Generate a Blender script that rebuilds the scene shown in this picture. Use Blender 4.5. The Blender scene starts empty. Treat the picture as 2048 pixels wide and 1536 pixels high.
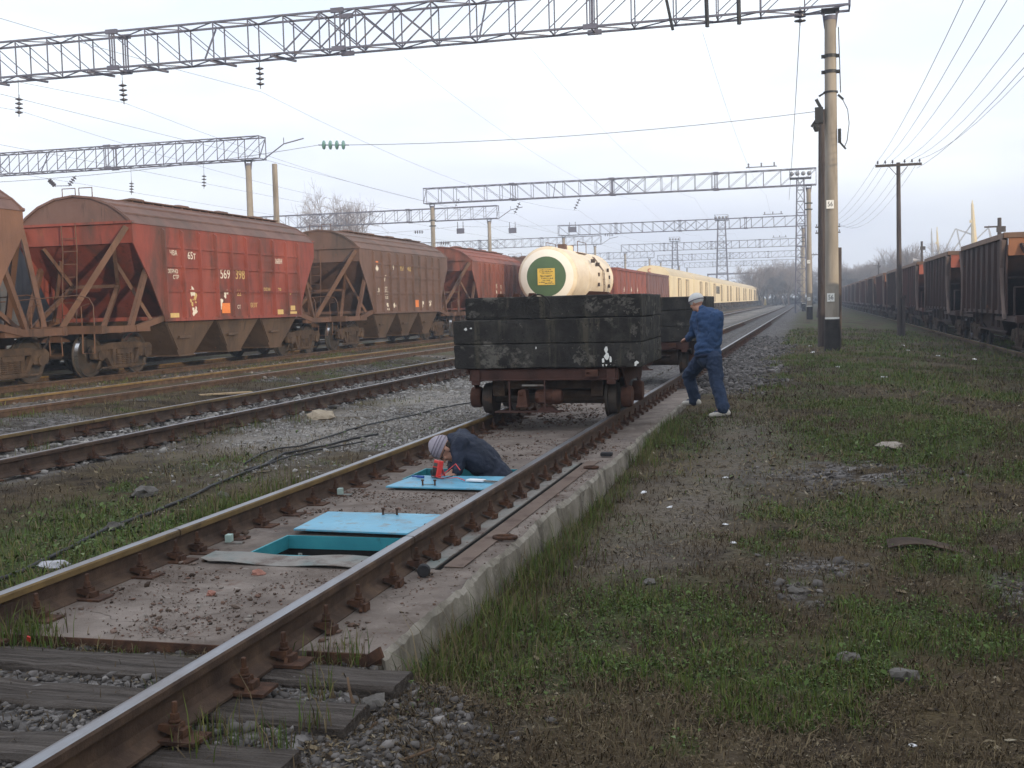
import bpy, bmesh, math, random
import numpy as np
from mathutils import Vector, Matrix, Euler
random.seed(7)
RS = np.random.RandomState(11)
S = bpy.context.scene
C = S.collection
R = math.radians
V = Vector

# ------------------------------------------------------------------ helpers
class MB:
    """Collects shapes into one mesh."""
    def __init__(s): s.v = []; s.f = []; s.mi = []
    def add(s, vs, fs, m=0):
        b = len(s.v); s.v += [tuple(p) for p in vs]
        for f in fs: s.f.append(tuple(b+i for i in f)); s.mi.append(m)
        return s
    def box(s, c, d, m=0, rot=None):
        x, y, z = d[0]/2, d[1]/2, d[2]/2
        vs = [V((a, b, e)) for e in (-z, z) for a, b in ((-x, -y), (x, -y), (x, y), (-x, y))]
        if rot is not None: vs = [rot @ p for p in vs]
        c = V(c)
        return s.add([p+c for p in vs], [(3, 2, 1, 0), (4, 5, 6, 7), (0, 1, 5, 4), (1, 2, 6, 5), (2, 3, 7, 6), (3, 0, 4, 7)], m)
    def bx(s, x0, x1, y0, y1, z0, z1, m=0):
        return s.box(((x0+x1)/2, (y0+y1)/2, (z0+z1)/2), (x1-x0, y1-y0, z1-z0), m)
    def frame(s, p, q):
        d = (V(q)-V(p)).normalized()
        u = d.cross(V((0, 0, 1)))
        if u.length < 1e-4: u = V((1, 0, 0))
        u.normalize(); w = u.cross(d)
        return d, u, w
    def bar(s, p, q, a=.05, b=None, m=0):
        b = a if b is None else b
        d, u, w = s.frame(p, q); p = V(p); q = V(q)
        vs = [o+u*(i*a/2)+w*(j*b/2) for o in (p, q) for i, j in ((-1, -1), (1, -1), (1, 1), (-1, 1))]
        return s.add(vs, [(3, 2, 1, 0), (4, 5, 6, 7), (0, 1, 5, 4), (1, 2, 6, 5), (2, 3, 7, 6), (3, 0, 4, 7)], m)
    def tube(s, pts, r, n=8, m=0, cap=True):
        pts = [V(p) for p in pts]; k = len(pts)
        rs = r if isinstance(r, (list, tuple)) else [r]*k
        vs = []; prev = None
        for i, p in enumerate(pts):
            d = (pts[min(i+1, k-1)]-pts[max(i-1, 0)])
            d = d.normalized() if d.length > 1e-9 else V((0, 0, 1))
            if prev is None:
                u = d.cross(V((0, 0, 1)))
                if u.length < 1e-3: u = d.cross(V((1, 0, 0)))
            else:
                u = prev-d*prev.dot(d)
                if u.length < 1e-6: u = d.cross(V((1, 0, 0)))
            u.normalize(); prev = u; w = d.cross(u)
            for j in range(n):
                a = 2*math.pi*j/n
                vs.append(p+(u*math.cos(a)+w*math.sin(a))*rs[i])
        fs = []
        for i in range(k-1):
            for j in range(n):
                fs.append((i*n+j, i*n+(j+1) % n, (i+1)*n+(j+1) % n, (i+1)*n+j))
        if cap: fs += [tuple(range(n-1, -1, -1)), tuple(range((k-1)*n, k*n))]
        return s.add(vs, fs, m)
    def lathe(s, prof, o=(0, 0, 0), axis='z', n=24, m=0, caps=True):
        """prof: (r, h) pairs, h along the axis"""
        vs = []
        o = V(o)
        for r, h in prof:
            for j in range(n):
                a = 2*math.pi*j/n; x, y = r*math.cos(a), r*math.sin(a)
                vs.append(o+(V((x, y, h)) if axis == 'z' else V((h, x, y)) if axis == 'x' else V((y, h, x))))
        fs = []; k = len(prof)
        for i in range(k-1):
            for j in range(n):
                fs.append((i*n+j, i*n+(j+1) % n, (i+1)*n+(j+1) % n, (i+1)*n+j))
        if caps: fs += [tuple(range(n-1, -1, -1)), tuple(range((k-1)*n, k*n))]
        return s.add(vs, fs, m)
    def prism(s, poly, h0, h1, ax='x', m=0):
        """poly in the plane across ax: x->(y,z)  y->(x,z)  z->(x,y)"""
        n = len(poly); vs = []
        for h in (h0, h1):
            for a, b in poly:
                vs.append((h, a, b) if ax == 'x' else (a, h, b) if ax == 'y' else (a, b, h))
        fs = [tuple(range(n-1, -1, -1)), tuple(range(n, 2*n))]+[(i, (i+1) % n, n+(i+1) % n, n+i) for i in range(n)]
        return s.add(vs, fs, m)
    def loft(s, secs, m=0, cap=True):
        n = len(secs[0]); vs = [p for sec in secs for p in sec]; fs = []
        for i in range(len(secs)-1):
            for j in range(n): fs.append((i*n+j, i*n+(j+1) % n, (i+1)*n+(j+1) % n, (i+1)*n+j))
        if cap: fs += [tuple(range(n-1, -1, -1)), tuple(range((len(secs)-1)*n, len(secs)*n))]
        return s.add(vs, fs, m)
    def hull8(s, a, b, m=0):
        """two quads of four points each -> closed box-like solid"""
        return s.add(list(a)+list(b), [(3, 2, 1, 0), (4, 5, 6, 7), (0, 1, 5, 4), (1, 2, 6, 5), (2, 3, 7, 6), (3, 0, 4, 7)], m)
    def build(s, name, mats, parent=None, loc=None, smooth=False, bevel=0, recalc=True, link=True):
        me = bpy.data.meshes.new(name)
        me.from_pydata(s.v, [], s.f)
        mats = mats if isinstance(mats, (list, tuple)) else [mats]
        for m in mats: me.materials.append(m)
        if any(s.mi): me.polygons.foreach_set('material_index', s.mi)
        if recalc:
            b = bmesh.new(); b.from_mesh(me); bmesh.ops.recalc_face_normals(b, faces=b.faces[:]); b.to_mesh(me); b.free()
        if smooth:
            me.polygons.foreach_set('use_smooth', [True]*len(me.polygons))
            if smooth is not True: 
                try: me.set_sharp_from_angle(angle=R(smooth))
                except Exception: pass
        o = bpy.data.objects.new(name, me); C.objects.link(o)
        if parent is not None: o.parent = parent
        if loc is not None: o.location = loc
        if bevel:
            md = o.modifiers.new('bevel', 'BEVEL'); md.width = bevel; md.segments = 2; md.limit_method = 'ANGLE'; md.angle_limit = R(40)
        return o

def tag(o, label=None, cat=None, group=None, kind=None):
    if label: o['label'] = label
    if cat: o['category'] = cat
    if group: o['group'] = group
    if kind: o['kind'] = kind
    return o
def thing(name, label, cat, loc=(0, 0, 0), rz=0, group=None, parent=None):
    o = bpy.data.objects.new(name, None); C.objects.link(o)
    o.location = loc; o.rotation_euler = (0, 0, rz); o.empty_display_size = .2
    if parent is not None: o.parent = parent
    return tag(o, label, cat, group)
KIDS = {}
def copy_tree(o, parent=None):
    c = o.copy(); C.objects.link(c)
    if parent is not None: c.parent = parent
    for ch in list(o.children): copy_tree(ch, c)
    return c
def place(root, loc, rz=0, label=None, group=None, cat=None):
    c = copy_tree(root); c.location = loc; c.rotation_euler = (0, 0, rz)
    return tag(c, label, cat, group)

# ------------------------------------------------------------------ camera
YAW, PITCH, ROLL, FPX, CH, CX = .2528, .0680, .0257, 2302.65, 1.371, 3.14
_f = V((-math.sin(YAW), math.cos(YAW), 0)); _r = V((math.cos(YAW), math.sin(YAW), 0)); _u = V((0, 0, 1))
_fw = _f*math.cos(PITCH)-_u*math.sin(PITCH); _up = _u*math.cos(PITCH)+_f*math.sin(PITCH)
_rt = _r*math.cos(ROLL)-_up*math.sin(ROLL); _up = _up*math.cos(ROLL)+_r*math.sin(ROLL)
cd = bpy.data.cameras.new('camera'); cam = bpy.data.objects.new('camera', cd); C.objects.link(cam)
cam.matrix_world = Matrix(((_rt.x, _up.x, -_fw.x, CX), (_rt.y, _up.y, -_fw.y, 0), (_rt.z, _up.z, -_fw.z, CH), (0, 0, 0, 1)))
cd.sensor_width = 36; cd.lens = FPX/2048*36; cd.clip_start = .05; cd.clip_end = 3000
S.camera = cam
def survey(px, py, Y):
    """where the line of sight through a surveyed photo point meets the plane at distance Y along the tracks"""
    d = _fw+_rt*((px-1024)/FPX)-_up*((py-768)/FPX)
    return V((CX, 0, CH))+d*(Y/d.y)

# ------------------------------------------------------------------ materials
def nd(nt, t, **k):
    n = nt.nodes.new(t)
    for a, b in k.items():
        if a in n.inputs: n.inputs[a].default_value = b
        else: setattr(n, a, b)
    return n
def ramp(nt, fac, cols, lo=.3, hi=.7):
    r = nt.nodes.new('ShaderNodeValToRGB'); e = r.color_ramp.elements
    k = len(cols)
    e[0].position = lo; e[0].color = (*cols[0], 1); e[1].position = hi; e[1].color = (*cols[-1], 1)
    for i in range(1, k-1):
        x = e.new(lo+(hi-lo)*i/(k-1)); x.color = (*cols[i], 1)
    nt.links.new(fac, r.inputs[0]); return r
def noise(nt, co, scale, stretch=(1, 1, 1), detail=6, rough=.62):
    mp = nd(nt, 'ShaderNodeMapping'); mp.inputs['Scale'].default_value = stretch
    nt.links.new(co, mp.inputs[0])
    n = nd(nt, 'ShaderNodeTexNoise'); n.inputs['Scale'].default_value = scale
    n.inputs['Detail'].default_value = detail; n.inputs['Roughness'].default_value = rough
    nt.links.new(mp.outputs[0], n.inputs[0]); return n.outputs[0]
def M(name, cols, scale=3., rough=.85, metal=0., bump=.25, bscale=45., stretch=(1, 1, 1), spots=(), spec=.25, bdist=.02, crack=None):
    m = bpy.data.materials.new(name); m.use_nodes = True; nt = m.node_tree
    p = nt.nodes['Principled BSDF']; L = nt.links.new
    geo = nd(nt, 'ShaderNodeNewGeometry'); co = geo.outputs['Position']
    col = ramp(nt, noise(nt, co, scale, stretch), cols).outputs[0]
    for (c, thr, soft, sc, st, amt) in spots:
        mk = nd(nt, 'ShaderNodeMapRange'); mk.inputs[1].default_value = thr; mk.inputs[2].default_value = thr+soft; mk.inputs[4].default_value = amt
        L(noise(nt, co, sc, st, 8, .7), mk.inputs[0])
        mx = nd(nt, 'ShaderNodeMix', data_type='RGBA'); L(mk.outputs[0], mx.inputs[0]); L(col, mx.inputs[6]); mx.inputs[7].default_value = (*c, 1)
        col = mx.outputs[2]
    if crack:
        wv = nd(nt, 'ShaderNodeVectorMath', operation='ADD'); ns = nd(nt, 'ShaderNodeTexNoise'); ns.inputs['Scale'].default_value = 5; L(co, ns.inputs[0])
        sc_ = nd(nt, 'ShaderNodeVectorMath', operation='SCALE'); L(ns.outputs[1], sc_.inputs[0]); sc_.inputs['Scale'].default_value = .35; L(co, wv.inputs[0]); L(sc_.outputs[0], wv.inputs[1])
        vo = nd(nt, 'ShaderNodeTexVoronoi', feature='DISTANCE_TO_EDGE'); vo.inputs['Scale'].default_value = crack[0]; L(wv.outputs[0], vo.inputs[0])
        mk = nd(nt, 'ShaderNodeMapRange'); mk.inputs[1].default_value = 0; mk.inputs[2].default_value = crack[1]; mk.inputs[3].default_value = .9; mk.inputs[4].default_value = 0; L(vo.outputs[0], mk.inputs[0])
        gt = nd(nt, 'ShaderNodeMapRange'); gt.inputs[1].default_value = .46; gt.inputs[2].default_value = .56; L(noise(nt, co, 1.4), gt.inputs[0])
        mm = nd(nt, 'ShaderNodeMath', operation='MULTIPLY'); L(mk.outputs[0], mm.inputs[0]); L(gt.outputs[0], mm.inputs[1])
        mx = nd(nt, 'ShaderNodeMix', data_type='RGBA'); L(mm.outputs[0], mx.inputs[0]); L(col, mx.inputs[6]); mx.inputs[7].default_value = (*crack[2], 1); col = mx.outputs[2]
    L(col, p.inputs['Base Color'])
    p.inputs['Roughness'].default_value = rough; p.inputs['Metallic'].default_value = metal
    p.inputs['Specular IOR Level'].default_value = spec
    if bump:
        b = nd(nt, 'ShaderNodeBump'); b.inputs['Strength'].default_value = bump; b.inputs['Distance'].default_value = bdist
        L(noise(nt, co, bscale, (1, 1, 1), 4, .7), b.inputs['Height']); L(b.outputs[0], p.inputs['Normal'])
    return m
RUST = (.10, .05, .03); DKRUST = (.045, .028, .02); ORUST = (.23, .10, .035)
m_rail = M('rail_rust', [(.048, .030, .022), (.082, .052, .036), (.125, .08, .052)], 7, .8, 0, .3, 90, spots=[(DKRUST, .5, .15, 3, (1, 1, 1), .7)])
m_railside = M('rail_ochre_rust', [(.10, .068, .032), (.165, .11, .045), (.22, .145, .058)], 4, .7, 0, .2, 90, spots=[(DKRUST, .56, .12, 5, (1, .4, 1), .7)])
m_railtop = M('polished_steel', [(.19, .197, .215), (.27, .28, .305)], 2, .36, .7, 0, 120, (2, .3, 1), spec=.5, spots=[((.12, .085, .066), .45, .2, 1.2, (1, .5, 1), .8)])
m_clamp = M('clamp_rust', [(.035, .020, .014), (.075, .038, .024), (.135, .066, .036)], 14, .85, 0, .4, 150)
m_wood = M('old_sleeper_wood', [(.028, .022, .018), (.065, .054, .046), (.12, .103, .092)], 5, .9, 0, .8, 30, (.5, 9, 9), spots=[((.03, .022, .018), .52, .1, 8, (.4, 8, 8), .8)], bdist=.03)
m_csleep = M('sleeper_concrete', [(.22, .20, .17), (.34, .31, .27), (.44, .41, .365)], 5, .9, 0, .4, 40, spots=[((.10, .075, .05), .5, .15, 4, (1, 1, 1), .75)])
m_slab = M('slab_concrete', [(.125, .10, .086), (.185, .152, .13), (.25, .21, .183)], 3.2, .92, 0, .5, 55, spots=[((.10, .075, .06), .50, .14, 2.2, (1, 1, 1), .85), ((.13, .075, .053), .58, .1, 6, (1, 1, 1), .6), ((.36, .33, .30), .62, .06, 9, (1, 1, 1), .5), ((.055, .045, .05), .60, .08, .9, (1, 1, 1), .6)], crack=(1.3, .012, (.06, .045, .035)))
m_kerb = M('kerb_concrete', [(.16, .143, .115), (.27, .245, .205), (.36, .33, .28)], 3.5, .9, 0, .5, 60, spots=[((.10, .085, .06), .52, .14, 3, (1, 1, .6), .8), ((.46, .44, .40), .60, .06, 14, (1, 1, 1), .5), ((.06, .052, .04), .56, .10, 2.6, (1, 1, .25), .8)], crack=(2.2, .02, (.06, .05, .04)))
m_plate = M('steel_plate', [(.17, .15, .13), (.24, .225, .205), (.16, .19, .18)], 4, .7, .1, .3, 70, spots=[((.10, .06, .045), .52, .12, 3.5, (1, 1, 1), .8)])
m_brplate = M('brown_plate', [(.12, .082, .062), (.17, .125, .10)], 4, .8, 0, .3, 70, spots=[((.075, .045, .035), .52, .12, 5, (1, 1, 1), .8)])
m_blue = M('blue_hatch_paint', [(.085, .31, .46), (.115, .375, .53), (.155, .42, .57)], 2.5, .42, 0, .12, 30, spots=[((.10, .22, .30), .60, .05, 12, (1, 1, 1), .6), ((.35, .55, .65), .63, .04, 20, (1, 1, 1), .6), ((.16, .20, .22), .52, .16, 2.6, (1, 1, 1), .55), ((.20, .17, .14), .56, .08, 6, (1, 1, 1), .6), ((.16, .13, .10), .60, .03, 16, (1, 1, 1), .7), ((.11, .07, .05), .69, .03, 9, (1, 1, 1), .8)], spec=.4)
m_teal = M('teal_pit_paint', [(.03, .22, .27), (.045, .29, .34)], 4, .5, 0, .15, 40, spots=[((.02, .07, .08), .58, .08, 7, (1, 1, .3), .7)])
m_dark = M('void_shade', [(.012, .012, .012), (.02, .018, .016)], 4, .9, 0, 0)  # pit and slot shade put into a near-black colour
m_black = M('black_rubber', [(.018, .018, .02), (.035, .035, .038)], 8, .7, 0, .2)
m_cable = M('cable_black', [(.02, .02, .022), (.045, .043, .042)], 8, .6, 0, .1)
m_conc_pole = M('pole_concrete', [(.22, .195, .16), (.30, .265, .22), (.37, .33, .275)], 2.2, .9, 0, .35, 50, (1, 1, .25), spots=[((.16, .13, .10), .54, .12, 2, (1, 1, .12), .7)])
m_tar = M('tarred_foot', [(.018, .015, .014), (.04, .035, .032)], 6, .75, 0, .4, spots=[((.35, .34, .32), .68, .03, 16, (1, 1, 1), .8)])
m_truss = M('truss_paint', [(.115, .115, .15), (.165, .165, .21)], 3, .6, .2, .1, 60, spots=[((.16, .12, .10), .55, .1, 4, (1, 1, 1), .6)])
m_tarwood = M('tarred_pole_wood', [(.035, .028, .03), (.075, .06, .055), (.10, .08, .07)], 5, .85, 0, .5, 50, (3, 3, .2))
m_ins = M('insulator_glaze', [(.05, .045, .06), (.09, .08, .10)], 6, .25, 0, 0, spec=.5)
m_insg = M('insulator_glass', [(.10, .22, .22), (.16, .30, .29)], 6, .15, 0, 0, spec=.6)
m_wire = M('wire_metal', [(.12, .12, .14), (.18, .18, .20)], 2, .5, .3, 0)
m_white = M('white_enamel', [(.74, .74, .70), (.82, .82, .79)], 4, .4, 0, .05, spots=[((.45, .36, .27), .63, .06, 12, (1, 1, 1), .7)])
m_ink = M('black_paint', [(.02, .02, .02), (.04, .04, .04)], 8, .5, 0, 0)
m_wmark = M('white_marking_paint', [(.66, .60, .50), (.80, .76, .66)], 18, .7, 0, 0, spots=[((.30, .12, .08), .62, .05, 25, (1, 1, 1), .8)])
m_ymark = M('faded_yellow_paint', [(.50, .36, .14), (.62, .46, .20)], 18, .7, 0, 0, spots=[((.20, .09, .05), .60, .05, 30, (1, 1, 1), .8)])
m_omark = M('orange_patch_paint', [(.68, .19, .05), (.78, .26, .08)], 9, .6, 0, 0, spots=[((.75, .55, .40), .63, .05, 22, (1, 1, 1), .8)])
m_wheel = M('wheel_steel', [(.045, .038, .034), (.085, .068, .055)], 5, .6, .4, .15, spots=[((.13, .07, .04), .55, .1, 4, (1, 1, 1), .7)])
m_tread = M('wheel_tread', [(.45, .46, .48), (.60, .61, .63)], 4, .22, .9, 0)
m_bogie = M('bogie_grime', [(.036, .025, .019), (.07, .047, .033), (.11, .073, .047)], 4, .9, 0, .4, 40, spots=[((.03, .022, .018), .5, .15, 3, (1, 1, 1), .7)])
m_block = M('tarred_concrete', [(.014, .013, .012), (.030, .0275, .025), (.060, .055, .048)], 3, .8, 0, .55, 45, spots=[((.15, .14, .12), .585, .05, 1.5, (1, 1, 1.4), .8), ((.105, .088, .066), .60, .07, 4, (1.5, 1.5, .35), .7), ((.19, .17, .14), .64, .05, 11, (1, 1, 1), .8), ((.10, .088, .062), .53, .12, 3.6, (1.8, 1.8, .14), .7), ((.016, .015, .014), .56, .05, 20, (1, 1, 1), .8)], bdist=.03)
m_blockedge = M('worn_concrete', [(.055, .05, .043), (.10, .092, .08), (.14, .13, .112)], 9, .9, 0, .5, 60, spots=[((.025, .023, .021), .48, .06, 16, (1, 1, 1), .95)])
m_cart = M('cart_oxide_paint', [(.045, .024, .019), (.075, .036, .028), (.10, .048, .037)], 4, .8, 0, .3, 60, spots=[((.03, .02, .017), .54, .12, 4, (1, 1, 1), .8), ((.26, .17, .11), .66, .05, 10, (1, 1, 1), .7)])
m_motor = M('motor_rust', [(.06, .028, .02), (.11, .05, .032)], 8, .85, 0, .3, 90)
def wagon_paint(name, a, b, c, grime, amt=.75, thr=.5):
    return M(name, [a, b, c], 1.3, .72, 0, .2, 30, (1, 1, .55), spots=[(grime, thr, .16, .9, (1, 1, .35), amt), (tuple(x*.55 for x in grime), .57, .1, 3.5, (1.6, 1.6, .14), .7), ((.24, .10, .045), .64, .06, 7, (1, 1, .5), .7)], spec=.3)
m_hA = wagon_paint('hopper_red_oxide', (.19, .048, .036), (.245, .062, .045), (.29, .08, .058), (.10, .052, .042), .92, .47)
m_hB = wagon_paint('hopper_dark_brown', (.10, .062, .050), (.135, .082, .064), (.17, .10, .078), (.075, .06, .052))
m_hC = wagon_paint('hopper_brown_red', (.18, .06, .043), (.23, .076, .052), (.25, .09, .062), (.075, .05, .042), .8, .5)
m_hZ = wagon_paint('hopper_tan_brown', (.15, .08, .055), (.19, .10, .065), (.22, .115, .075), (.11, .06, .045), .6)
m_roof = wagon_paint('hopper_roof', (.11, .065, .055), (.145, .085, .072), (.17, .105, .088), (.085, .065, .057))
m_chute = wagon_paint('hopper_chute', (.062, .040, .027), (.088, .057, .038), (.115, .074, .048), (.036, .027, .021))
m_frame = wagon_paint('wagon_frame', (.085, .046, .031), (.125, .067, .044), (.16, .087, .056), (.05, .034, .025))
m_gA = wagon_paint('gondola_brown', (.034, .022, .020), (.05, .029, .025), (.065, .036, .03), (.02, .017, .016))
m_gB = wagon_paint('gondola_rust_red', (.055, .026, .022), (.072, .031, .026), (.09, .038, .031), (.026, .020, .018))
m_gC = wagon_paint('gondola_grey', (.085, .088, .10), (.11, .113, .125), (.13, .13, .145), (.06, .06, .067))
m_gL = wagon_paint('gondola_left_red', (.22, .068, .052), (.27, .085, .062), (.30, .10, .07), (.13, .06, .05))
m_gD = wagon_paint('gondola_dull_purple', (.15, .075, .07), (.18, .09, .08), (.20, .10, .09), (.10, .06, .06))
m_gtop = wagon_paint('gondola_rail', (.12, .075, .05), (.15, .09, .06), (.18, .11, .075), (.08, .055, .04), .6)
m_ghead = wagon_paint('gondola_header', (.24, .10, .05), (.28, .12, .06), (.32, .14, .07), (.16, .07, .045), .6)
m_tank = M('tank_cream', [(.70, .57, .40), (.78, .65, .47), (.84, .73, .56)], 1.6, .5, 0, .08, 30, (1, .5, 1), spots=[((.42, .32, .21), .56, .14, 1.6, (1, .6, .5), .5), ((.62, .47, .20), .58, .08, 1.1, (1, .3, 1), .6)], spec=.4)
m_tgreen = M('tank_green', [(.065, .115, .050), (.085, .145, .062)], 2, .55, 0, .05)
m_tcream = M('tank_ring_white', [(.80, .76, .66), (.86, .82, .73)], 2, .5, 0, .05)
m_yplac = M('placard_yellow', [(.66, .44, .06), (.75, .52, .10)], 6, .5, 0, 0)
m_reef = M('reefer_yellow', [(.74, .61, .38), (.81, .69, .46), (.86, .75, .53)], 1.0, .6, 0, .1, 30, (1, 1, .5), spots=[((.45, .30, .14), .58, .12, 1.8, (1, 1, .25), .5)])
m_reefroof = M('reefer_roof', [(.52, .43, .28), (.62, .52, .36)], 1.0, .6, 0, .1, 30)
m_reefred = M('red_emblem', [(.42, .07, .05), (.5, .10, .07)], 3, .5, 0, 0)
m_glass = M('dark_glass', [(.03, .035, .04), (.05, .055, .06)], 3, .1, 0, 0, spec=.6)
m_skin = M('skin', [(.42, .22, .15), (.50, .27, .19)], 8, .55, 0, .05, spec=.35)
m_hatw = M('white_knit', [(.60, .60, .58), (.72, .72, .70)], 30, .9, 0, .5, 120)
m_hatg = M('grey_knit', [(.30, .27, .31), (.42, .38, .43)], 8, .95, 0, .4, 120)
m_hatd = M('dark_knit_stripe', [(.12, .105, .13), (.18, .16, .19)], 30, .95, 0, .4, 120)
m_hats = M('grey_knit_rib', [(.20, .175, .215), (.27, .24, .28)], 30, .95, 0, .4, 120)
m_jack = M('blue_jacket', [(.022, .05, .12), (.030, .066, .152), (.040, .084, .185)], 5, .75, 0, .5, 9, (1, 1, .6), bdist=.04)
m_trou = M('navy_trousers', [(.018, .032, .066), (.027, .045, .09), (.04, .064, .122)], 5, .8, 0, .5, 9, (1, 1, .5), bdist=.04)
m_hip = M('dark_navy_seat', [(.018, .028, .06), (.028, .04, .085)], 5, .85, 0, .4, 12)
m_dkjack = M('dark_jacket', [(.014, .019, .032), (.022, .028, .047), (.033, .042, .068)], 5, .75, 0, .5, 12, bdist=.04)
m_shoe = M('white_trainer', [(.50, .47, .42), (.66, .63, .58)], 9, .7, 0, .2)
m_shoed = M('navy_trainer_trim', [(.04, .05, .09), (.06, .07, .12)], 9, .7, 0, .2)
m_hair = M('dark_hair', [(.03, .022, .018), (.05, .04, .03)], 30, .8, 0, .4)
m_redpl = M('red_plastic', [(.62, .035, .03), (.70, .05, .04)], 8, .35, 0, 0, spec=.5)
m_lcd = M('meter_face', [(.06, .065, .06), (.10, .11, .10)], 30, .3, 0, 0)
m_paper = M('paper_white', [(.72, .73, .75), (.82, .83, .85)], 9, .8, 0, .1)
m_twig = M('bark_twig', [(.10, .065, .04), (.17, .11, .07)], 18, .9, 0, .3)
m_bark = M('tree_bark', [(.10, .085, .085), (.16, .135, .13)], 4, .9, 0, .2)
m_bark2 = M('tree_twigs', [(.19, .16, .155), (.27, .225, .21)], 4, .9, 0, .0)
m_brick = M('brick_bit', [(.26, .12, .09), (.36, .18, .14)], 14, .9, 0, .3)
m_stone = M('stone', [(.07, .064, .057), (.12, .11, .10), (.19, .178, .162)], 9, .9, 0, .4, 60)
m_crane = M('crane_yellow', [(.62, .46, .18), (.72, .55, .25)], 1, .6, 0, 0)
m_craneb = M('crane_grey', [(.34, .32, .32), (.42, .40, .40)], 1, .6, 0, 0)
m_lamp = M('lamp_housing', [(.22, .22, .24), (.3, .3, .32)], 3, .5, .3, 0)
# ------------------------------------------------------------------ light, sky, air
SKY_GAIN = 10.8
SUN_EL, SUN_AZ = 10.0, 38.0     # azimuth: degrees from +X towards -Y (behind the camera)
sdir = V((math.cos(R(SUN_AZ))*math.cos(R(SUN_EL)), -math.sin(R(SUN_AZ))*math.cos(R(SUN_EL)), math.sin(R(SUN_EL))))
w = bpy.data.worlds.new('World'); S.world = w; w.use_nodes = True; nt = w.node_tree
bg = nt.nodes['Background']; L = nt.links.new
sky = nd(nt, 'ShaderNodeTexSky'); sky.sky_type = 'NISHITA'; sky.sun_disc = False
sky.sun_elevation = R(SUN_EL); sky.sun_rotation = math.atan2(sdir.x, sdir.y); sky.air_density = 1.0; sky.dust_density = 1.6; sky.ozone_density = 1.2
tc = nd(nt, 'ShaderNodeTexCoord'); sep = nd(nt, 'ShaderNodeSeparateXYZ'); L(tc.outputs['Generated'], sep.inputs[0])
mxz = nd(nt, 'ShaderNodeMath', operation='MAXIMUM'); L(sep.outputs[2], mxz.inputs[0]); mxz.inputs[1].default_value = .035
cmb = nd(nt, 'ShaderNodeCombineXYZ'); L(sep.outputs[0], cmb.inputs[0]); L(sep.outputs[1], cmb.inputs[1]); L(mxz.outputs[0], cmb.inputs[2])
L(cmb.outputs[0], sky.inputs[0])
# thin high cloud: brightens and whitens the sky in soft patches
cn = noise(nt, tc.outputs['Generated'], 2.2, (1, 1, 3.2), 5, .55)
cm = nd(nt, 'ShaderNodeMapRange'); cm.inputs[1].default_value = .30; cm.inputs[2].default_value = .68; cm.inputs[3].default_value = .80; cm.inputs[4].default_value = 1.0
L(cn, cm.inputs[0])
cl_ = ramp(nt, noise(nt, tc.outputs['Generated'], 3.1, (1, 1, 4), 4, .5), [(.86, .87, .93), (1.05, 1.05, 1.03)], .40, .62)
el_ = ramp(nt, sep.outputs[2], [(.65, .665, .73), (.76, .77, .83), (.71, .765, .82), (.74, .77, .81), (.62, .65, .70)], 0, 1)
for e_, q_ in zip(el_.color_ramp.elements, (0, .08, .24, .46, 1)): e_.position = q_
cn2 = nd(nt, 'ShaderNodeVectorMath', operation='MULTIPLY'); L(cl_.outputs[0], cn2.inputs[0]); L(el_.outputs[0], cn2.inputs[1])
cn3 = nd(nt, 'ShaderNodeVectorMath', operation='SCALE'); L(cn2.outputs[0], cn3.inputs[0]); cn3.inputs['Scale'].default_value = SKY_GAIN
cmix = nd(nt, 'ShaderNodeMix', data_type='RGBA'); L(cm.outputs[0], cmix.inputs[0]); L(sky.outputs[0], cmix.inputs[6]); L(cn3.outputs[0], cmix.inputs[7])
L(cmix.outputs[2], bg.inputs[0]); bg.inputs[1].default_value = .12
sl = bpy.data.lights.new('sun', 'SUN'); sl.energy = 2.8; sl.angle = R(.6); sl.color = (1, .80, .56)
so = bpy.data.objects.new('sun', sl); C.objects.link(so); so.location = (40, -30, 30)
so.rotation_euler = (-sdir).to_track_quat('-Z', 'Y').to_euler()
S.view_settings.view_transform = 'Standard'; S.view_settings.look = 'None'; S.view_settings.exposure = .52; S.view_settings.gamma = 1
S.cycles.max_bounces = 6; S.cycles.volume_bounces = 0; S.cycles.use_denoising = True
S.cycles.diffuse_bounces = 3; S.cycles.glossy_bounces = 3; S.cycles.transparent_max_bounces = 8
hz = MB(); hz.bx(-440, 440, -90, 760, -4, 48)
hm = bpy.data.materials.new('haze_air'); hm.use_nodes = True; hnt = hm.node_tree
for n in list(hnt.nodes):
    if n.type == 'BSDF_PRINCIPLED': hnt.nodes.remove(n)
pv = nd(hnt, 'ShaderNodeVolumePrincipled'); pv.inputs['Color'].default_value = (.74, .85, 1, 1); pv.inputs['Density'].default_value = .0014
pv.inputs['Anisotropy'].default_value = .1
hnt.links.new(pv.outputs[0], hnt.nodes['Material Output'].inputs['Volume'])
ho = hz.build('haze', hm); tag(ho, kind='stuff')

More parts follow.
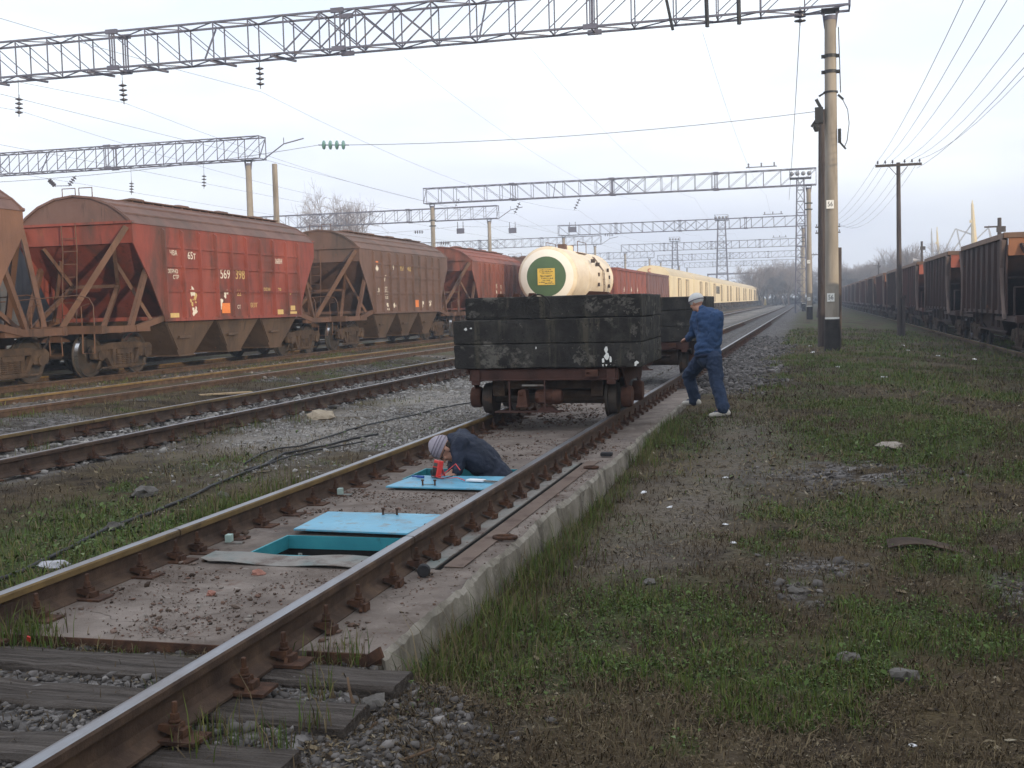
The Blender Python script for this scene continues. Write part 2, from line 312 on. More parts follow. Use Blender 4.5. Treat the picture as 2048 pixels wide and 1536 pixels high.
# ------------------------------------------------------------------ ground
def sm(a, b, x):
    t = np.clip((np.asarray(x, float)-a)/(b-a), 0, 1); return t*t*(3-2*t)
def vn(x, y, s, seed=0):
    x = np.asarray(x, float)/s; y = np.asarray(y, float)/s
    xi = np.floor(x).astype(np.int64); yi = np.floor(y).astype(np.int64); fx = x-xi; fy = y-yi
    fx = fx*fx*(3-2*fx); fy = fy*fy*(3-2*fy)
    def h(a, b):
        n = (a*374761393+b*668265263+seed*982451653) & 0x7fffffff
        n = ((n ^ (n >> 13))*1274126177) & 0x7fffffff
        return ((n ^ (n >> 16)) & 0xffff)/65535.
    return (h(xi, yi)*(1-fx)+h(xi+1, yi)*fx)*(1-fy)+(h(xi, yi+1)*(1-fx)+h(xi+1, yi+1)*fx)*fy
def fb(x, y, s, seed=0): return .5*vn(x, y, s, seed)+.3*vn(x, y, s*.45, seed+1)+.2*vn(x, y, s*.2, seed+2)
SLAB_Y0, SLAB_Y1 = 4.75, 20.2
def gz(x, y):
    x = np.asarray(x, float); y = np.asarray(y, float)
    left = -.212-.02*sm(-1.2, -2.6, x)+.02*sm(-3.6, -4.0, x)
    left = left+(fb(x, y, .9, 3)-.5)*.06
    rise = sm(9.5, 15.5, y)
    zr = -.40+.15*rise
    zr = zr+(-.56-zr)*sm(4.2, 9.5, x)
    zr = zr+((fb(x, y, 1.6, 5)-.5)*.16+(fb(x, y, .5, 8)-.5)*.05)*(.25+.75*sm(1.35, 1.9, x))
    bal = -.235-.10*sm(1.2, 2.4, x)+(fb(x, y, .3, 9)-.5)*.03        # loose ballast shoulder, before and after the slab
    side = sm(1.28, 1.42, x)
    fore = 1-sm(4.6, 4.9, y)
    far = sm(19.8, 20.6, y)
    zr2 = zr*(1-fore)+(bal*(1-sm(1.5, 2.3, x))+zr*sm(1.5, 2.3, x))*fore
    zr2 = zr2*(1-far)+(bal*(1-sm(1.2, 2.8, x))+zr2*sm(1.2, 2.8, x))*far
    mid = -.222+(fb(x, y, .25, 12)-.5)*.03
    z = np.where(x < -1.0, left, np.where(x > 1.28, zr2, mid))
    z = np.where((x > 1.28) & (x < 1.42), mid*(1-side)*0+zr2, z)
    inslab = (x > -.98) & (x < 1.30) & (y > SLAB_Y0+.03) & (y < SLAB_Y1-.03)
    z = np.where(inslab, -.6, z)
    z = np.where((x > -.62) & (x < .68) & (y > 6.35) & (y < 10.75), -1.5, z)
    z = z+.085*sm(-7.3, -8.3, x)*1
    far2 = sm(60, 130, y)
    return z*(1-far2*.2)
def cov(x, y):
    """greenness and gravel cover, both 0..1"""
    x = np.asarray(x, float); y = np.asarray(y, float)
    n1 = fb(x, y, 1.3, 21); n2 = fb(x, y, .45, 27)
    g = np.clip((n1*.60+n2*.40-.475)/.10, 0, 1)
    for (px, py, r, a) in [(3.55, 9.9, .55, 1), (4.7, 14.6, 1.1, 1), (2.15, 6.6, .6, 1), (2.75, 5.6, .4, 1), (1.8, 6.0, .45, 1), (2.65, 6.2, .35, 1), (1.62, 13.6, .45, 1.2), (2.2, 15.8, .5, .8), (1.75, 5.3, .4, .8), (3.0, 19, 1.0, .6), (5, 24, 2, .5), (-2.5, 8.3, .6, .8), (-2.8, 11, .6, .7), (-3.0, 7.0, .5, .8), (-1.35, 8.6, .3, 1), (-3.3, 19, .9, .6), (-2.9, 23, .8, .7)]:
        g = np.maximum(g, a*np.exp(-((x-px)**2+((y-py)*.8)**2)/(r*r)))
    path = np.exp(-((x-2.2-.25*np.sin(y*.6))/.62)**2)*sm(6.5, 8.2, y)*(1-sm(14, 19, y))
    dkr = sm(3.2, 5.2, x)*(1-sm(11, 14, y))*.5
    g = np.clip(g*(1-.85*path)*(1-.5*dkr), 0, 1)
    r = np.zeros_like(x)
    r = np.maximum(r, (1-sm(4.55, 4.85, y))*(1-sm(1.45, 2.0, x+.5*(n2-.5)))*(x > -1.6))
    r = np.maximum(r, sm(19.5, 21, y)*(1-sm(1.7, 2.7, x+1.2*(n1-.5)))*(x > -1.2))
    r = np.maximum(r, (x < -1.0)*(x > -4.4)*sm(8.5, 13, y+4*(n1-.5))*np.clip((n1-.28)/.2, 0, 1)*.95)
    r = np.maximum(r, (x < -4.2)*np.clip((n1-.50)/.14, 0, 1)*.9)
    r = np.maximum(r, (x < -4.35)*(x > -6.35)*.8)
    r = np.maximum(r, np.exp(-((x-3.45)**2+(y-11.6)**2)/.45)*1.2*(n2 > .42))
    for (px, py, q) in [(3.2, 7.6, .3), (4.5, 7.2, .4), (3.0, 6.9, .25), (1.7, 4.25, .35)]:
        r = np.maximum(r, np.exp(-((x-px)**2+(y-py)**2)/(q*q))*(n2 > .45))
    global PATH
    PATH = path
    return g*(1-.8*np.clip(r, 0, 1)), np.clip(r, 0, 1)
def axis(*segs):
    out = []
    for a, b, s in segs: out += list(np.arange(a, b-1e-6, s))
    return np.array(out+[segs[-1][1]])
gx = axis((-420, -80, 34), (-80, -24, 4), (-24, -6.4, .4), (-6.4, -1.04, .1), (-1.04, 1.28, .08), (1.28, 1.42, .035), (1.42, 7, .07), (7, 14, .35), (14, 60, 4), (60, 420, 36))
gy = axis((-80, 0, 8), (0, 3, .5), (3, 14, .07), (14, 26, .13), (26, 60, .4), (60, 150, 1.5), (150, 740, 20))
GX, GY = np.meshgrid(gx, gy); GZ = gz(GX, GY)
nx, ny = len(gx), len(gy)
me = bpy.data.meshes.new('ground')
idx = np.arange(nx*ny).reshape(ny, nx)
quads = np.stack([idx[:-1, :-1], idx[:-1, 1:], idx[1:, 1:], idx[1:, :-1]], -1).reshape(-1, 4)
me.vertices.add(nx*ny); me.vertices.foreach_set('co', np.stack([GX, GY, GZ], -1).ravel())
me.loops.add(quads.size); me.loops.foreach_set('vertex_index', quads.ravel())
me.polygons.add(len(quads)); me.polygons.foreach_set('loop_start', np.arange(0, quads.size, 4)); me.polygons.foreach_set('loop_total', np.full(len(quads), 4))
me.update(); me.polygons.foreach_set('use_smooth', [True]*len(quads))
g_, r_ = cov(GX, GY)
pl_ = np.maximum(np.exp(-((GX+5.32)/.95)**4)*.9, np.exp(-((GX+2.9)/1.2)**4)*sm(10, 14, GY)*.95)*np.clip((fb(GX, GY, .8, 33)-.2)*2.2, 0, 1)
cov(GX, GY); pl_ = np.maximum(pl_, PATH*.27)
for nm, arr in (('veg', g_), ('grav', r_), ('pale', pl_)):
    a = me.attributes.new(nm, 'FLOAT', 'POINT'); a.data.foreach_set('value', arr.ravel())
ground = bpy.data.objects.new('ground', me); C.objects.link(ground); tag(ground, kind='structure')
gm = bpy.data.materials.new('ground_soil'); gm.use_nodes = True; nt = gm.node_tree; L = nt.links.new
p = nt.nodes['Principled BSDF']; p.inputs['Roughness'].default_value = .95; p.inputs['Specular IOR Level'].default_value = .1
geo = nd(nt, 'ShaderNodeNewGeometry'); co = geo.outputs['Position']
soil0 = ramp(nt, noise(nt, co, 7, detail=12, rough=.82), [(.026, .019, .013), (.062, .047, .034), (.115, .09, .066), (.19, .155, .118)], .30, .70)
hum = ramp(nt, noise(nt, co, .55, detail=7, rough=.6), [(.32, .28, .25), (1.0, 1.0, 1.0)], .42, .58)
soil = nd(nt, 'ShaderNodeMix', data_type='RGBA', blend_type='MULTIPLY'); soil.inputs[0].default_value = 1; L(soil0.outputs[0], soil.inputs[6]); L(hum.outputs[0], soil.inputs[7])
straw = ramp(nt, noise(nt, co, 38, (1, 2.5, 1), 5, .8), [(.035, .025, .014), (.09, .068, .038), (.16, .125, .072)], .32, .68)
mk = ramp(nt, noise(nt, co, 1.7, detail=8, rough=.7), [(0, 0, 0), (1, 1, 1)], .40, .60)
m1 = nd(nt, 'ShaderNodeMix', data_type='RGBA'); L(mk.outputs[0], m1.inputs[0]); L(soil.outputs[2], m1.inputs[6]); L(straw.outputs[0], m1.inputs[7])
grn = ramp(nt, noise(nt, co, 30, detail=5, rough=.8), [(.022, .030, .010), (.05, .068, .022), (.09, .115, .042), (.14, .14, .06)], .3, .7)
av = nd(nt, 'ShaderNodeAttribute', attribute_name='veg')
vmx = nd(nt, 'ShaderNodeMath', operation='MULTIPLY'); L(av.outputs['Fac'], vmx.inputs[0]); vmx.inputs[1].default_value = .8
m2 = nd(nt, 'ShaderNodeMix', data_type='RGBA'); L(vmx.outputs[0], m2.inputs[0]); L(m1.outputs[2], m2.inputs[6]); L(grn.outputs[0], m2.inputs[7])
vo = nd(nt, 'ShaderNodeTexVoronoi'); vo.inputs['Scale'].default_value = 24; L(co, vo.inputs[0])
sp = nd(nt, 'ShaderNodeSeparateColor'); L(vo.outputs['Color'], sp.inputs[0])
gr = ramp(nt, sp.outputs[0], [(.055, .05, .046), (.12, .112, .108), (.19, .18, .175), (.27, .255, .245)], .1, .9)
dk = ramp(nt, noise(nt, co, 3.5, detail=7, rough=.7), [(.45, .42, .40), (1, 1, 1)], .36, .6)
gr2 = nd(nt, 'ShaderNodeMix', data_type='RGBA', blend_type='MULTIPLY'); gr2.inputs[0].default_value = 1; L(gr.outputs[0], gr2.inputs[6]); L(dk.outputs[0], gr2.inputs[7])
ar = nd(nt, 'ShaderNodeAttribute', attribute_name='grav')
m3 = nd(nt, 'ShaderNodeMix', data_type='RGBA'); L(ar.outputs['Fac'], m3.inputs[0]); L(m2.outputs[2], m3.inputs[6]); L(gr2.outputs[2], m3.inputs[7])
ap = nd(nt, 'ShaderNodeAttribute', attribute_name='pale')
pc = ramp(nt, noise(nt, co, 22, detail=6, rough=.7), [(.16, .14, .12), (.30, .275, .245), (.42, .39, .36)], .3, .7)
m4 = nd(nt, 'ShaderNodeMix', data_type='RGBA'); L(ap.outputs['Fac'], m4.inputs[0]); L(m3.outputs[2], m4.inputs[6]); L(pc.outputs[0], m4.inputs[7])
L(m4.outputs[2], p.inputs['Base Color'])
bp = nd(nt, 'ShaderNodeBump'); bp.inputs['Strength'].default_value = .7; bp.inputs['Distance'].default_value = .03
hh = nd(nt, 'ShaderNodeMath', operation='SUBTRACT'); L(noise(nt, co, 28, detail=6, rough=.75), hh.inputs[0])
vd = nd(nt, 'ShaderNodeMath', operation='MULTIPLY'); L(vo.outputs['Distance'], vd.inputs[0]); vd.inputs[1].default_value = .6
L(vd.outputs[0], hh.inputs[1]); L(hh.outputs[0], bp.inputs['Height']); L(bp.outputs[0], p.inputs['Normal'])
me.materials.append(gm)

# ------------------------------------------------------------------ loose vegetation and stones
def mass_mesh(name, vs, fs, mat, tint=None, smooth=False):
    """vs (n,3), fs list of arrays (m,k)"""
    me = bpy.data.meshes.new(name); me.vertices.add(len(vs)); me.vertices.foreach_set('co', np.asarray(vs, np.float32).ravel())
    loops = np.concatenate([f.ravel() for f in fs]); me.loops.add(len(loops)); me.loops.foreach_set('vertex_index', loops.astype(np.int32))
    tot = np.concatenate([np.full(len(f), f.shape[1]) for f in fs]); st = np.concatenate([[0], np.cumsum(tot)[:-1]])
    me.polygons.add(len(tot)); me.polygons.foreach_set('loop_start', st.astype(np.int32)); me.polygons.foreach_set('loop_total', tot.astype(np.int32))
    me.update(calc_edges=True)
    if smooth: me.polygons.foreach_set('use_smooth', [True]*len(tot))
    if tint is not None:
        a = me.attributes.new('tint', 'FLOAT', 'POINT'); a.data.foreach_set('value', np.asarray(tint, np.float32))
    me.materials.append(mat)
    o = bpy.data.objects.new(name, me); C.objects.link(o); return o
def tint_mat(name, cols, rough=.8, trans=0., scale=0):
    m = bpy.data.materials.new(name); m.use_nodes = True; nt = m.node_tree; p = nt.nodes['Principled BSDF']
    a = nd(nt, 'ShaderNodeAttribute', attribute_name='tint')
    r = ramp(nt, a.outputs['Fac'], cols, 0., 1.)
    nt.links.new(r.outputs[0], p.inputs['Base Color']); p.inputs['Roughness'].default_value = rough; p.inputs['Specular IOR Level'].default_value = .2
    return m
m_grass = tint_mat('grass_blades', [(.055, .037, .021), (.105, .077, .043), (.19, .148, .085), (.14, .128, .04), (.10, .13, .028), (.05, .092, .017), (.115, .175, .034)])
def scatter(n, x0, x1, y0, y1):
    return RS.uniform(x0, x1, n), RS.uniform(y0, y1, n)
BL = []
def blades(x, y, z, Lh, wd, lean, tint):
    n = len(x); az = RS.uniform(0, 2*np.pi, n); wz = az+np.pi/2+RS.normal(0, .5, n)
    dx, dy = np.cos(az), np.sin(az); wx, wy = np.cos(wz)*wd/2, np.sin(wz)*wd/2
    h1 = Lh*.55*np.cos(lean*.6); r1 = Lh*.55*np.sin(lean*.6); h2 = h1+Lh*.45*np.cos(np.minimum(lean*1.5, 1.75)); r2 = r1+Lh*.45*np.sin(np.minimum(lean*1.5, 1.75))
    P = np.zeros((n, 5, 3))
    P[:, 0] = np.stack([x-wx, y-wy, z-.01], -1); P[:, 1] = np.stack([x+wx, y+wy, z-.01], -1)
    P[:, 2] = np.stack([x+dx*r1+wx*.8, y+dy*r1+wy*.8, z+h1], -1); P[:, 3] = np.stack([x+dx*r1-wx*.8, y+dy*r1-wy*.8, z+h1], -1)
    P[:, 4] = np.stack([x+dx*r2, y+dy*r2, z+h2], -1)
    BL.append((P, np.clip(tint, 0, 1)))
def sow(n, x0, x1, y0, y1, Lm, wd, deadlen=1., dens=.15):
    x, y = scatter(n, x0, x1, y0, y1)
    # keep to what the view can hold
    lim = 3.14+y*.19+.5; lo = 3.14-y*.80-1.0
    k = (x < lim) & (x > lo); x, y = x[k], y[k]
    g, r = cov(x, y); pth = PATH; cl = fb(x, y, .22, 40)
    keep = RS.uniform(0, 1, len(x)) < np.clip((dens+.95*g)*(1-.85*r)*(1-.7*pth)*np.clip((cl-.25)*3.2, .08, 1), 0, 1)
    x, y, g = x[keep], y[keep], g[keep]; n = len(x)
    green = RS.uniform(0, 1, n) < g*.72
    L_ = Lm*np.exp(RS.normal(0, .38, n))*np.where(green, .65+.6*g, deadlen*1.25)
    lean = np.where(green, np.abs(RS.normal(.7, .4, n)), np.abs(RS.normal(1.2, .4, n)))
    dm = np.clip(sm(.38, .60, vn(x, y, 1.7, 55))+.0, 0, 1)          # dark stems or paler straw, patch by patch
    dm = np.where((x > 1.3) & (y < 6.2), dm*.45, dm)  # dead blades tinted darker across the near right
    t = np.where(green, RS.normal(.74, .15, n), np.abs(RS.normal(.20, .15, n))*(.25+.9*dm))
    blades(x, y, gz(x, y), L_, wd*np.exp(RS.normal(0, .25, n)), np.clip(lean, 0, 1.5), t)
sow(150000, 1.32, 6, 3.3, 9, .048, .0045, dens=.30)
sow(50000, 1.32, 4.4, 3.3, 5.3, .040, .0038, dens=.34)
sow(110000, 1.32, 7, 9, 18, .052, .0065, dens=.30)
sow(80000, 1.8, 10, 18, 34, .065, .011, dens=.3)
sow(40000, 2.2, 14, 34, 62, .085, .02, dens=.3)
sow(62000, -4.4, -1.02, 5.5, 15, .055, .006, dens=.10)
sow(30000, -4.6, -1.02, 15, 32, .06, .010, dens=.10)
sow(40000, -9, -6.4, 11, 32, .055, .008, dens=.30)
sow(40000, -14.6, -10.2, 16, 45, .06, .011, dens=.3)
sow(16000, -6.3, -4.4, 9, 30, .06, .009, dens=.03)
sow(16000, -1.0, 1.7, 3.1, 4.75, .05, .0045, dens=.6)
def tuft(x, y, n, Lm, sp, g=.8, wd=.005, lean=.35, z=None):
    xs = x+RS.normal(0, sp, n); ys = y+RS.normal(0, sp, n)
    zz = gz(xs, ys) if z is None else np.full(n, z)
    gr = RS.uniform(0, 1, n) < g
    blades(xs, ys, zz, Lm*np.exp(RS.normal(0, .35, n)), np.full(n, wd), np.abs(RS.normal(lean, .3, n)), np.where(gr, RS.normal(.74, .12, n), RS.normal(.26, .13, n)))
for k in range(120):                                                   # rank growth along the foot of the kerb
    yy = 4.85+10.5*RS.rand()**1.7; tuft(1.33+RS.uniform(0, .16), yy, 46, .075+.09*RS.rand()*(1 if yy < 7.5 else .6), .055, .25+.65*RS.rand(), .0045, .55)
for a in [(1.45, 5.3), (1.5, 5.6), (1.42, 4.95), (1.55, 6.2), (1.4, 13.2), (1.45, 13.8), (1.5, 14.4), (1.42, 12.0), (1.45, 7.4), (1.5, 7.9)]: tuft(*a, 170, .13, .11, .65)
for a in [(-.62, 4.72), (-.55, 4.78), (-.45, 4.7), (-.7, 4.6), (-.66, 4.85)]: tuft(*a, 70, .11, .06, .75, z=-.2)
for a in [(.98, 4.72), (1.08, 4.8), (1.15, 4.7), (.6, 4.12), (1.0, 3.62), (1.08, 3.75), (.95, 3.78), (1.25, 3.7), (1.3, 3.95), (1.2, 4.3)]: tuft(*a, 32, .10, .05, .6, z=-.2)
for a in [(-1.3, 8.3), (-1.25, 8.8), (-1.35, 8.0), (-1.3, 9.3), (-1.2, 7.7)]: tuft(*a, 120, .17, .10, .7)
for a in [(-4.2, 13.5), (-4.1, 14.2), (-4.15, 12.6), (-5.0, 15.5), (-5.2, 13.2), (-5.6, 11.6), (-3.9, 15.0)]: tuft(*a, 70, .14, .10, .5)
P = np.concatenate([b[0] for b in BL]); T = np.repeat(np.concatenate([b[1] for b in BL]), 5); n = len(P)
b0 = np.arange(n)[:, None]*5
o = mass_mesh('grass', P.reshape(-1, 3), [b0+np.array([[0, 1, 2, 3]]), b0+np.array([[3, 2, 4]])], m_grass, T)
tag(o, 'short green and straw coloured grass growing over the yard', 'grass', kind='stuff')
# low broad-leaved weeds: small leaves close to the ground
m_leaf = tint_mat('weed_leaves', [(.055, .045, .024), (.065, .078, .022), (.065, .105, .026), (.10, .15, .042), (.17, .21, .10)])
def leaves(n, x0, x1, y0, y1, s, thr=.45):
    x, y = scatter(n, x0, x1, y0, y1); lim = 3.14+y*.19+.4; lo = 3.14-y*.80-1
    g, r = cov(x, y); k = (x < lim) & (x > lo) & (RS.uniform(0, 1, n) < g**1.5*(fb(x, y, .3, 50) > thr)); x, y = x[k], y[k]; n = len(x)
    z = gz(x, y)+np.abs(RS.normal(.018, .018, n)); az = RS.uniform(0, 6.28, n); ti = RS.normal(.25, .35, n); L_ = s*np.exp(RS.normal(0, .3, n))
    dx, dy = np.cos(az)*np.cos(ti), np.sin(az)*np.cos(ti); dz = np.sin(ti); wx, wy = -np.sin(az)*.36, np.cos(az)*.36
    Q = np.zeros((n, 4, 3))
    for i, (a, b) in enumerate([(0, 0), (.5, 1), (1, 0), (.5, -1)]):
        Q[:, i] = np.stack([x+dx*L_*a+wx*L_*b, y+dy*L_*a+wy*L_*b, z+dz*L_*a+(.006 if b else 0)], -1)
    return Q, np.clip(RS.normal(.55, .2, n), 0, 1)
QQ = [leaves(60000, 1.4, 6, 3.4, 10, .019), leaves(30000, 1.4, 7, 10, 20, .03), leaves(12000, -4.3, -1.1, 6, 16, .035)]
Q = np.concatenate([q[0] for q in QQ]); T = np.repeat(np.concatenate([q[1] for q in QQ]), 4)
o = mass_mesh('weeds', Q.reshape(-1, 3), [np.arange(len(Q)*4).reshape(-1, 4)], m_leaf, T)
tag(o, 'low broad leaved weeds mixed into the grass', 'weeds', kind='stuff')
# dead leaves, bits of straw and chips lying flat
m_bits = tint_mat('leaf_litter', [(.025, .018, .012), (.06, .042, .026), (.11, .08, .048), (.20, .16, .10), (.30, .26, .19)], .95)
def bits(n, x0, x1, y0, y1, s):
    x, y = scatter(n, x0, x1, y0, y1); k = (x < 3.14+y*.19+.4) & (x > 3.14-y*.8-1); x, y = x[k], y[k]; k = RS.uniform(0, 1, len(x)) < np.clip((fb(x, y, .35, 71)-.28)*3, .05, 1); x, y = x[k], y[k]; n = len(x)
    az = RS.uniform(0, 6.28, n); L_ = s*np.exp(RS.normal(0, .5, n)); wd = RS.uniform(.15, .6, n); z = gz(x, y)+.003+np.abs(RS.normal(0, .006, n)); ti = RS.normal(0, .35, n)
    dx, dy, dz = np.cos(az)*np.cos(ti), np.sin(az)*np.cos(ti), np.sin(ti); Q = np.zeros((n, 4, 3))
    for i, (a, b) in enumerate([(-.5, 0), (0, .5), (.5, 0), (0, -.5)]): Q[:, i] = np.stack([x+L_*(dx*a-np.sin(az)*b*wd), y+L_*(dy*a+np.cos(az)*b*wd), z+L_*dz*a], -1)
    return Q
Q = np.concatenate([bits(70000, 1.32, 6, 3.3, 10, .018), bits(50000, 1.32, 4.4, 3.3, 5.3, .012), bits(45000, 1.4, 7, 10, 22, .028), bits(24000, -4.4, -1.02, 5.5, 18, .022), bits(5000, -.7, 1.6, 3.2, 4.75, .018)])
o = mass_mesh('leaf_litter', Q.reshape(-1, 3), [np.arange(len(Q)*4).reshape(-1, 4)], m_bits, np.repeat(np.clip(RS.normal(.42, .25, len(Q)), 0, 1), 4)); tag(o, 'dead leaves and straw chips lying on the soil', 'leaf litter', kind='stuff')
# stones
ico = bmesh.new(); bmesh.ops.create_icosphere(ico, subdivisions=1, radius=1); iv = np.array([v.co[:] for v in ico.verts]); ifc = np.array([[v.index for v in f.verts] for f in ico.faces]); ico.free()
m_grav = tint_mat('gravel_stones', [(.03, .026, .024), (.065, .058, .053), (.11, .10, .094), (.165, .152, .144), (.27, .25, .235)], .9)
m_crumb = tint_mat('slab_crumbs', [(.035, .024, .018), (.065, .045, .034), (.11, .078, .06), (.17, .10, .075), (.22, .19, .165), (.30, .275, .25)], .95)
def rocks(x, y, z, s, flat=.6):
    n = len(x); m = len(iv)
    sc = s[:, None]*np.stack([RS.uniform(.75, 1.3, n), RS.uniform(.75, 1.3, n), RS.uniform(flat*.7, flat*1.3, n)], -1)
    P = iv[None]*(1+RS.normal(0, .23, (n, m, 1)))*sc[:, None]
    az = RS.uniform(0, 6.28, n); c, s_ = np.cos(az)[:, None], np.sin(az)[:, None]
    X = P[..., 0]*c-P[..., 1]*s_; Y = P[..., 0]*s_+P[..., 1]*c; ti = RS.normal(0, .4, n)[:, None]
    Z = P[..., 2]*np.cos(ti)+X*np.sin(ti); X = X*np.cos(ti)-P[..., 2]*np.sin(ti)
    return np.stack([X+x[:, None], Y+y[:, None], Z+z[:, None]], -1)
def rockfield(name, parts, mat, label, cat):
    PP = np.concatenate(parts); n = len(PP); m = len(iv)
    F = (np.arange(n)[:, None, None]*m+ifc[None]).reshape(-1, 3)
    o = mass_mesh(name, PP.reshape(-1, 3), [F], mat, np.repeat(np.clip(RS.normal(.5, .22, n), 0, 1), m)); tag(o, label, cat, kind='stuff'); return o
def rock_tint(o, mu): o.data.attributes['tint'].data.foreach_set('value', np.repeat(np.clip(RS.normal(mu, .2, len(o.data.vertices)//len(iv)), 0, 1), len(iv)).astype(np.float32))
def grav(n, x0, x1, y0, y1, s, power=1.):
    x, y = scatter(n, x0, x1, y0, y1); g, r = cov(x, y); k = (RS.uniform(0, 1, n) < r**power) & (x < 3.14+y*.19+.4) & (x > 3.14-y*.8-1)
    x, y = x[k], y[k]; ss = s*np.exp(RS.normal(0, .35, len(x)))
    return rocks(x, y, gz(x, y)+ss*.25, ss)
rockfield('gravel', [grav(6500, -1.3, 2.0, 3.1, 4.75, .0125, 1.6), grav(6000, 1.0, 2.8, 19.8, 50, .035), grav(3500, 2, 5, 4, 14, .018), grav(3500, -6.4, -4.3, 10, 32, .028), grav(2500, -12, -6.3, 15, 34, .03)], m_grav, 'grey track ballast and loose stones', 'gravel')
rock_tint(rockfield('gravel', [grav(9000, -4.4, -1.0, 7, 20, .015, 1.3), grav(3500, -4.4, -1.0, 20, 34, .026), grav(3000, -6.3, -4.4, 9, 30, .022)], tint_mat('pale_gravel', [(.10, .093, .085), (.18, .168, .155), (.27, .255, .237), (.38, .36, .337)], .9), 'pale grey gravel in the strip left of the nearest track', 'gravel'), .72)
def crumbs(n, x0, x1, y0, y1, s, cl=.5):
    x, y = scatter(n, x0, x1, y0, y1); k = (RS.uniform(0, 1, n) < np.clip((fb(x, y, .5, 77)-cl+.12)*4, .04, 1))
    k &= ~((x > -.5) & (x < .62) & (y > 6.3) & (y < 8.06)) & ~((x > -.5) & (x < .62) & (y > 9.1) & (y < 10.6))
    k &= ~((np.abs(np.abs(x)-.8) < .10)) & ~((np.abs(x-1.01) < .04) & (y > 6.3) & (y < 11.1))
    x, y = x[k], y[k]; ss = s*np.exp(RS.normal(0, .45, len(x))); return rocks(x, y, -.172+ss*.2, ss, .5)
rockfield('grit', [crumbs(3600, -.7, .7, 4.8, 6.3, .0035, .56), crumbs(260, -.7, .7, 4.8, 6.3, .008), crumbs(2000, -.7, .7, 8.0, 9.2, .0045), crumbs(2600, -.7, .7, 10.6, 14, .006), crumbs(2200, .9, 1.25, 4.85, 13, .005, .45), crumbs(700, -.7, -.4, 6.2, 10.6, .008), crumbs(2200, -.7, .7, 14, 20, .011)], m_crumb, 'dark crumbs and grit strewn over the concrete slab', 'grit')
# ------------------------------------------------------------------ weighbridge slab, kerb, pits and covers
sb = MB()
TOP = -.175
def slabrect(x0, x1, y0, y1, top=TOP, m=0): sb.bx(x0, x1, y0, y1, -.5, top, m)
P1 = (-.36, .50, 6.61, 7.23); P2 = (-.44, .50, 9.78, 10.45)
XL, XR = -1.0, .985
slabrect(XL, XR, SLAB_Y0, P1[2]); slabrect(XL, P1[0], P1[2], P1[3]); slabrect(P1[1], XR, P1[2], P1[3])
slabrect(XL, XR, P1[3], P2[2]); slabrect(XL, P2[0], P2[2], P2[3]); slabrect(P2[1], XR, P2[2], P2[3]); slabrect(XL, XR, P2[3], SLAB_Y1)
slabrect(XR, 1.03, SLAB_Y0, 6.38); slabrect(XR, 1.03, 10.98, SLAB_Y1)
o = sb.build('weighbridge_slab', m_slab)
sd_ = MB(); sd_.bx(XR+.001, XR+.006, 6.39, 10.97, -.5, TOP-.002); sd_.bx(XR+.006, 1.029, 6.39, 10.97, -.32, -.30); tag(sd_.build('slot_shade', m_dark), 'dark strip standing in for the shade of the narrow slot between the steel strip and the brown plate', 'slot'); tag(o, kind='structure')  # black strips added so the slot shows as deep shade
kb = MB(); secs = []
for i, yy in enumerate(np.arange(SLAB_Y0, SLAB_Y1+.01, .05)):
    j = lambda a: float(RS.normal(0, a))
    chip = .016*max(0, vn(yy, 0, .14, 91)-.6)*2+.007*(RS.rand() > .85)
    xe = 1.285+.018*(vn(yy, 1, .5, 92)-.5)*2
    secs.append([(1.031, yy, -.6), (1.031, yy, TOP+.002+j(.002)), (1.20, yy, TOP+.004+j(.003)), (xe-.025-chip, yy, TOP+.002+j(.004)-chip*.3), (xe+j(.004), yy, TOP-.022-chip+j(.005)), (xe+.012+j(.005), yy, TOP-.11+j(.006)), (xe+.02+j(.006), yy, -.6)])
kb.loft(secs); ns = len(secs[0])
kb.mi = [1 if (i % ns) in (1, 2) and i < ns*(len(secs)-1) else 0 for i in range(len(kb.f))]
o = kb.build('concrete_kerb', [m_kerb, m_slab], smooth=25); tag(o, 'whitish chipped concrete kerb beside the right rail', 'kerb')
st = MB(); st.bx(.895, .983, 6.40, 10.96, TOP+.001, TOP+.006)
tag(st.build('steel_strip', m_plate), 'greenish steel strip under the right rail clamps beside the dark slot', 'strip')
st = MB(); st.bx(1.034, 1.155, 6.42, 11.0, TOP+.008, TOP+.013)
tag(st.build('floor_plate', m_brplate), 'long narrow brown plate between the dark slot and the kerb', 'plate')
st = MB(); st.bx(-.7, .70, SLAB_Y0-.012, SLAB_Y0-.002, -.25, TOP+.006); st.bx(.92, 1.28, SLAB_Y0-.02, SLAB_Y0-.005, -.235, TOP+.004)
tag(st.build('edge_angle', m_clamp), 'rusty steel edging on the near end of the concrete slab', 'edging')
st = MB(); st.bar((1.2, 4.70, -.21), (1.33, 4.62, -.12), .012, .05)
tag(st.build('bent_strip', m_clamp, bevel=.002), 'bent rusty strip of steel sticking up at the slab corner', 'scrap metal')
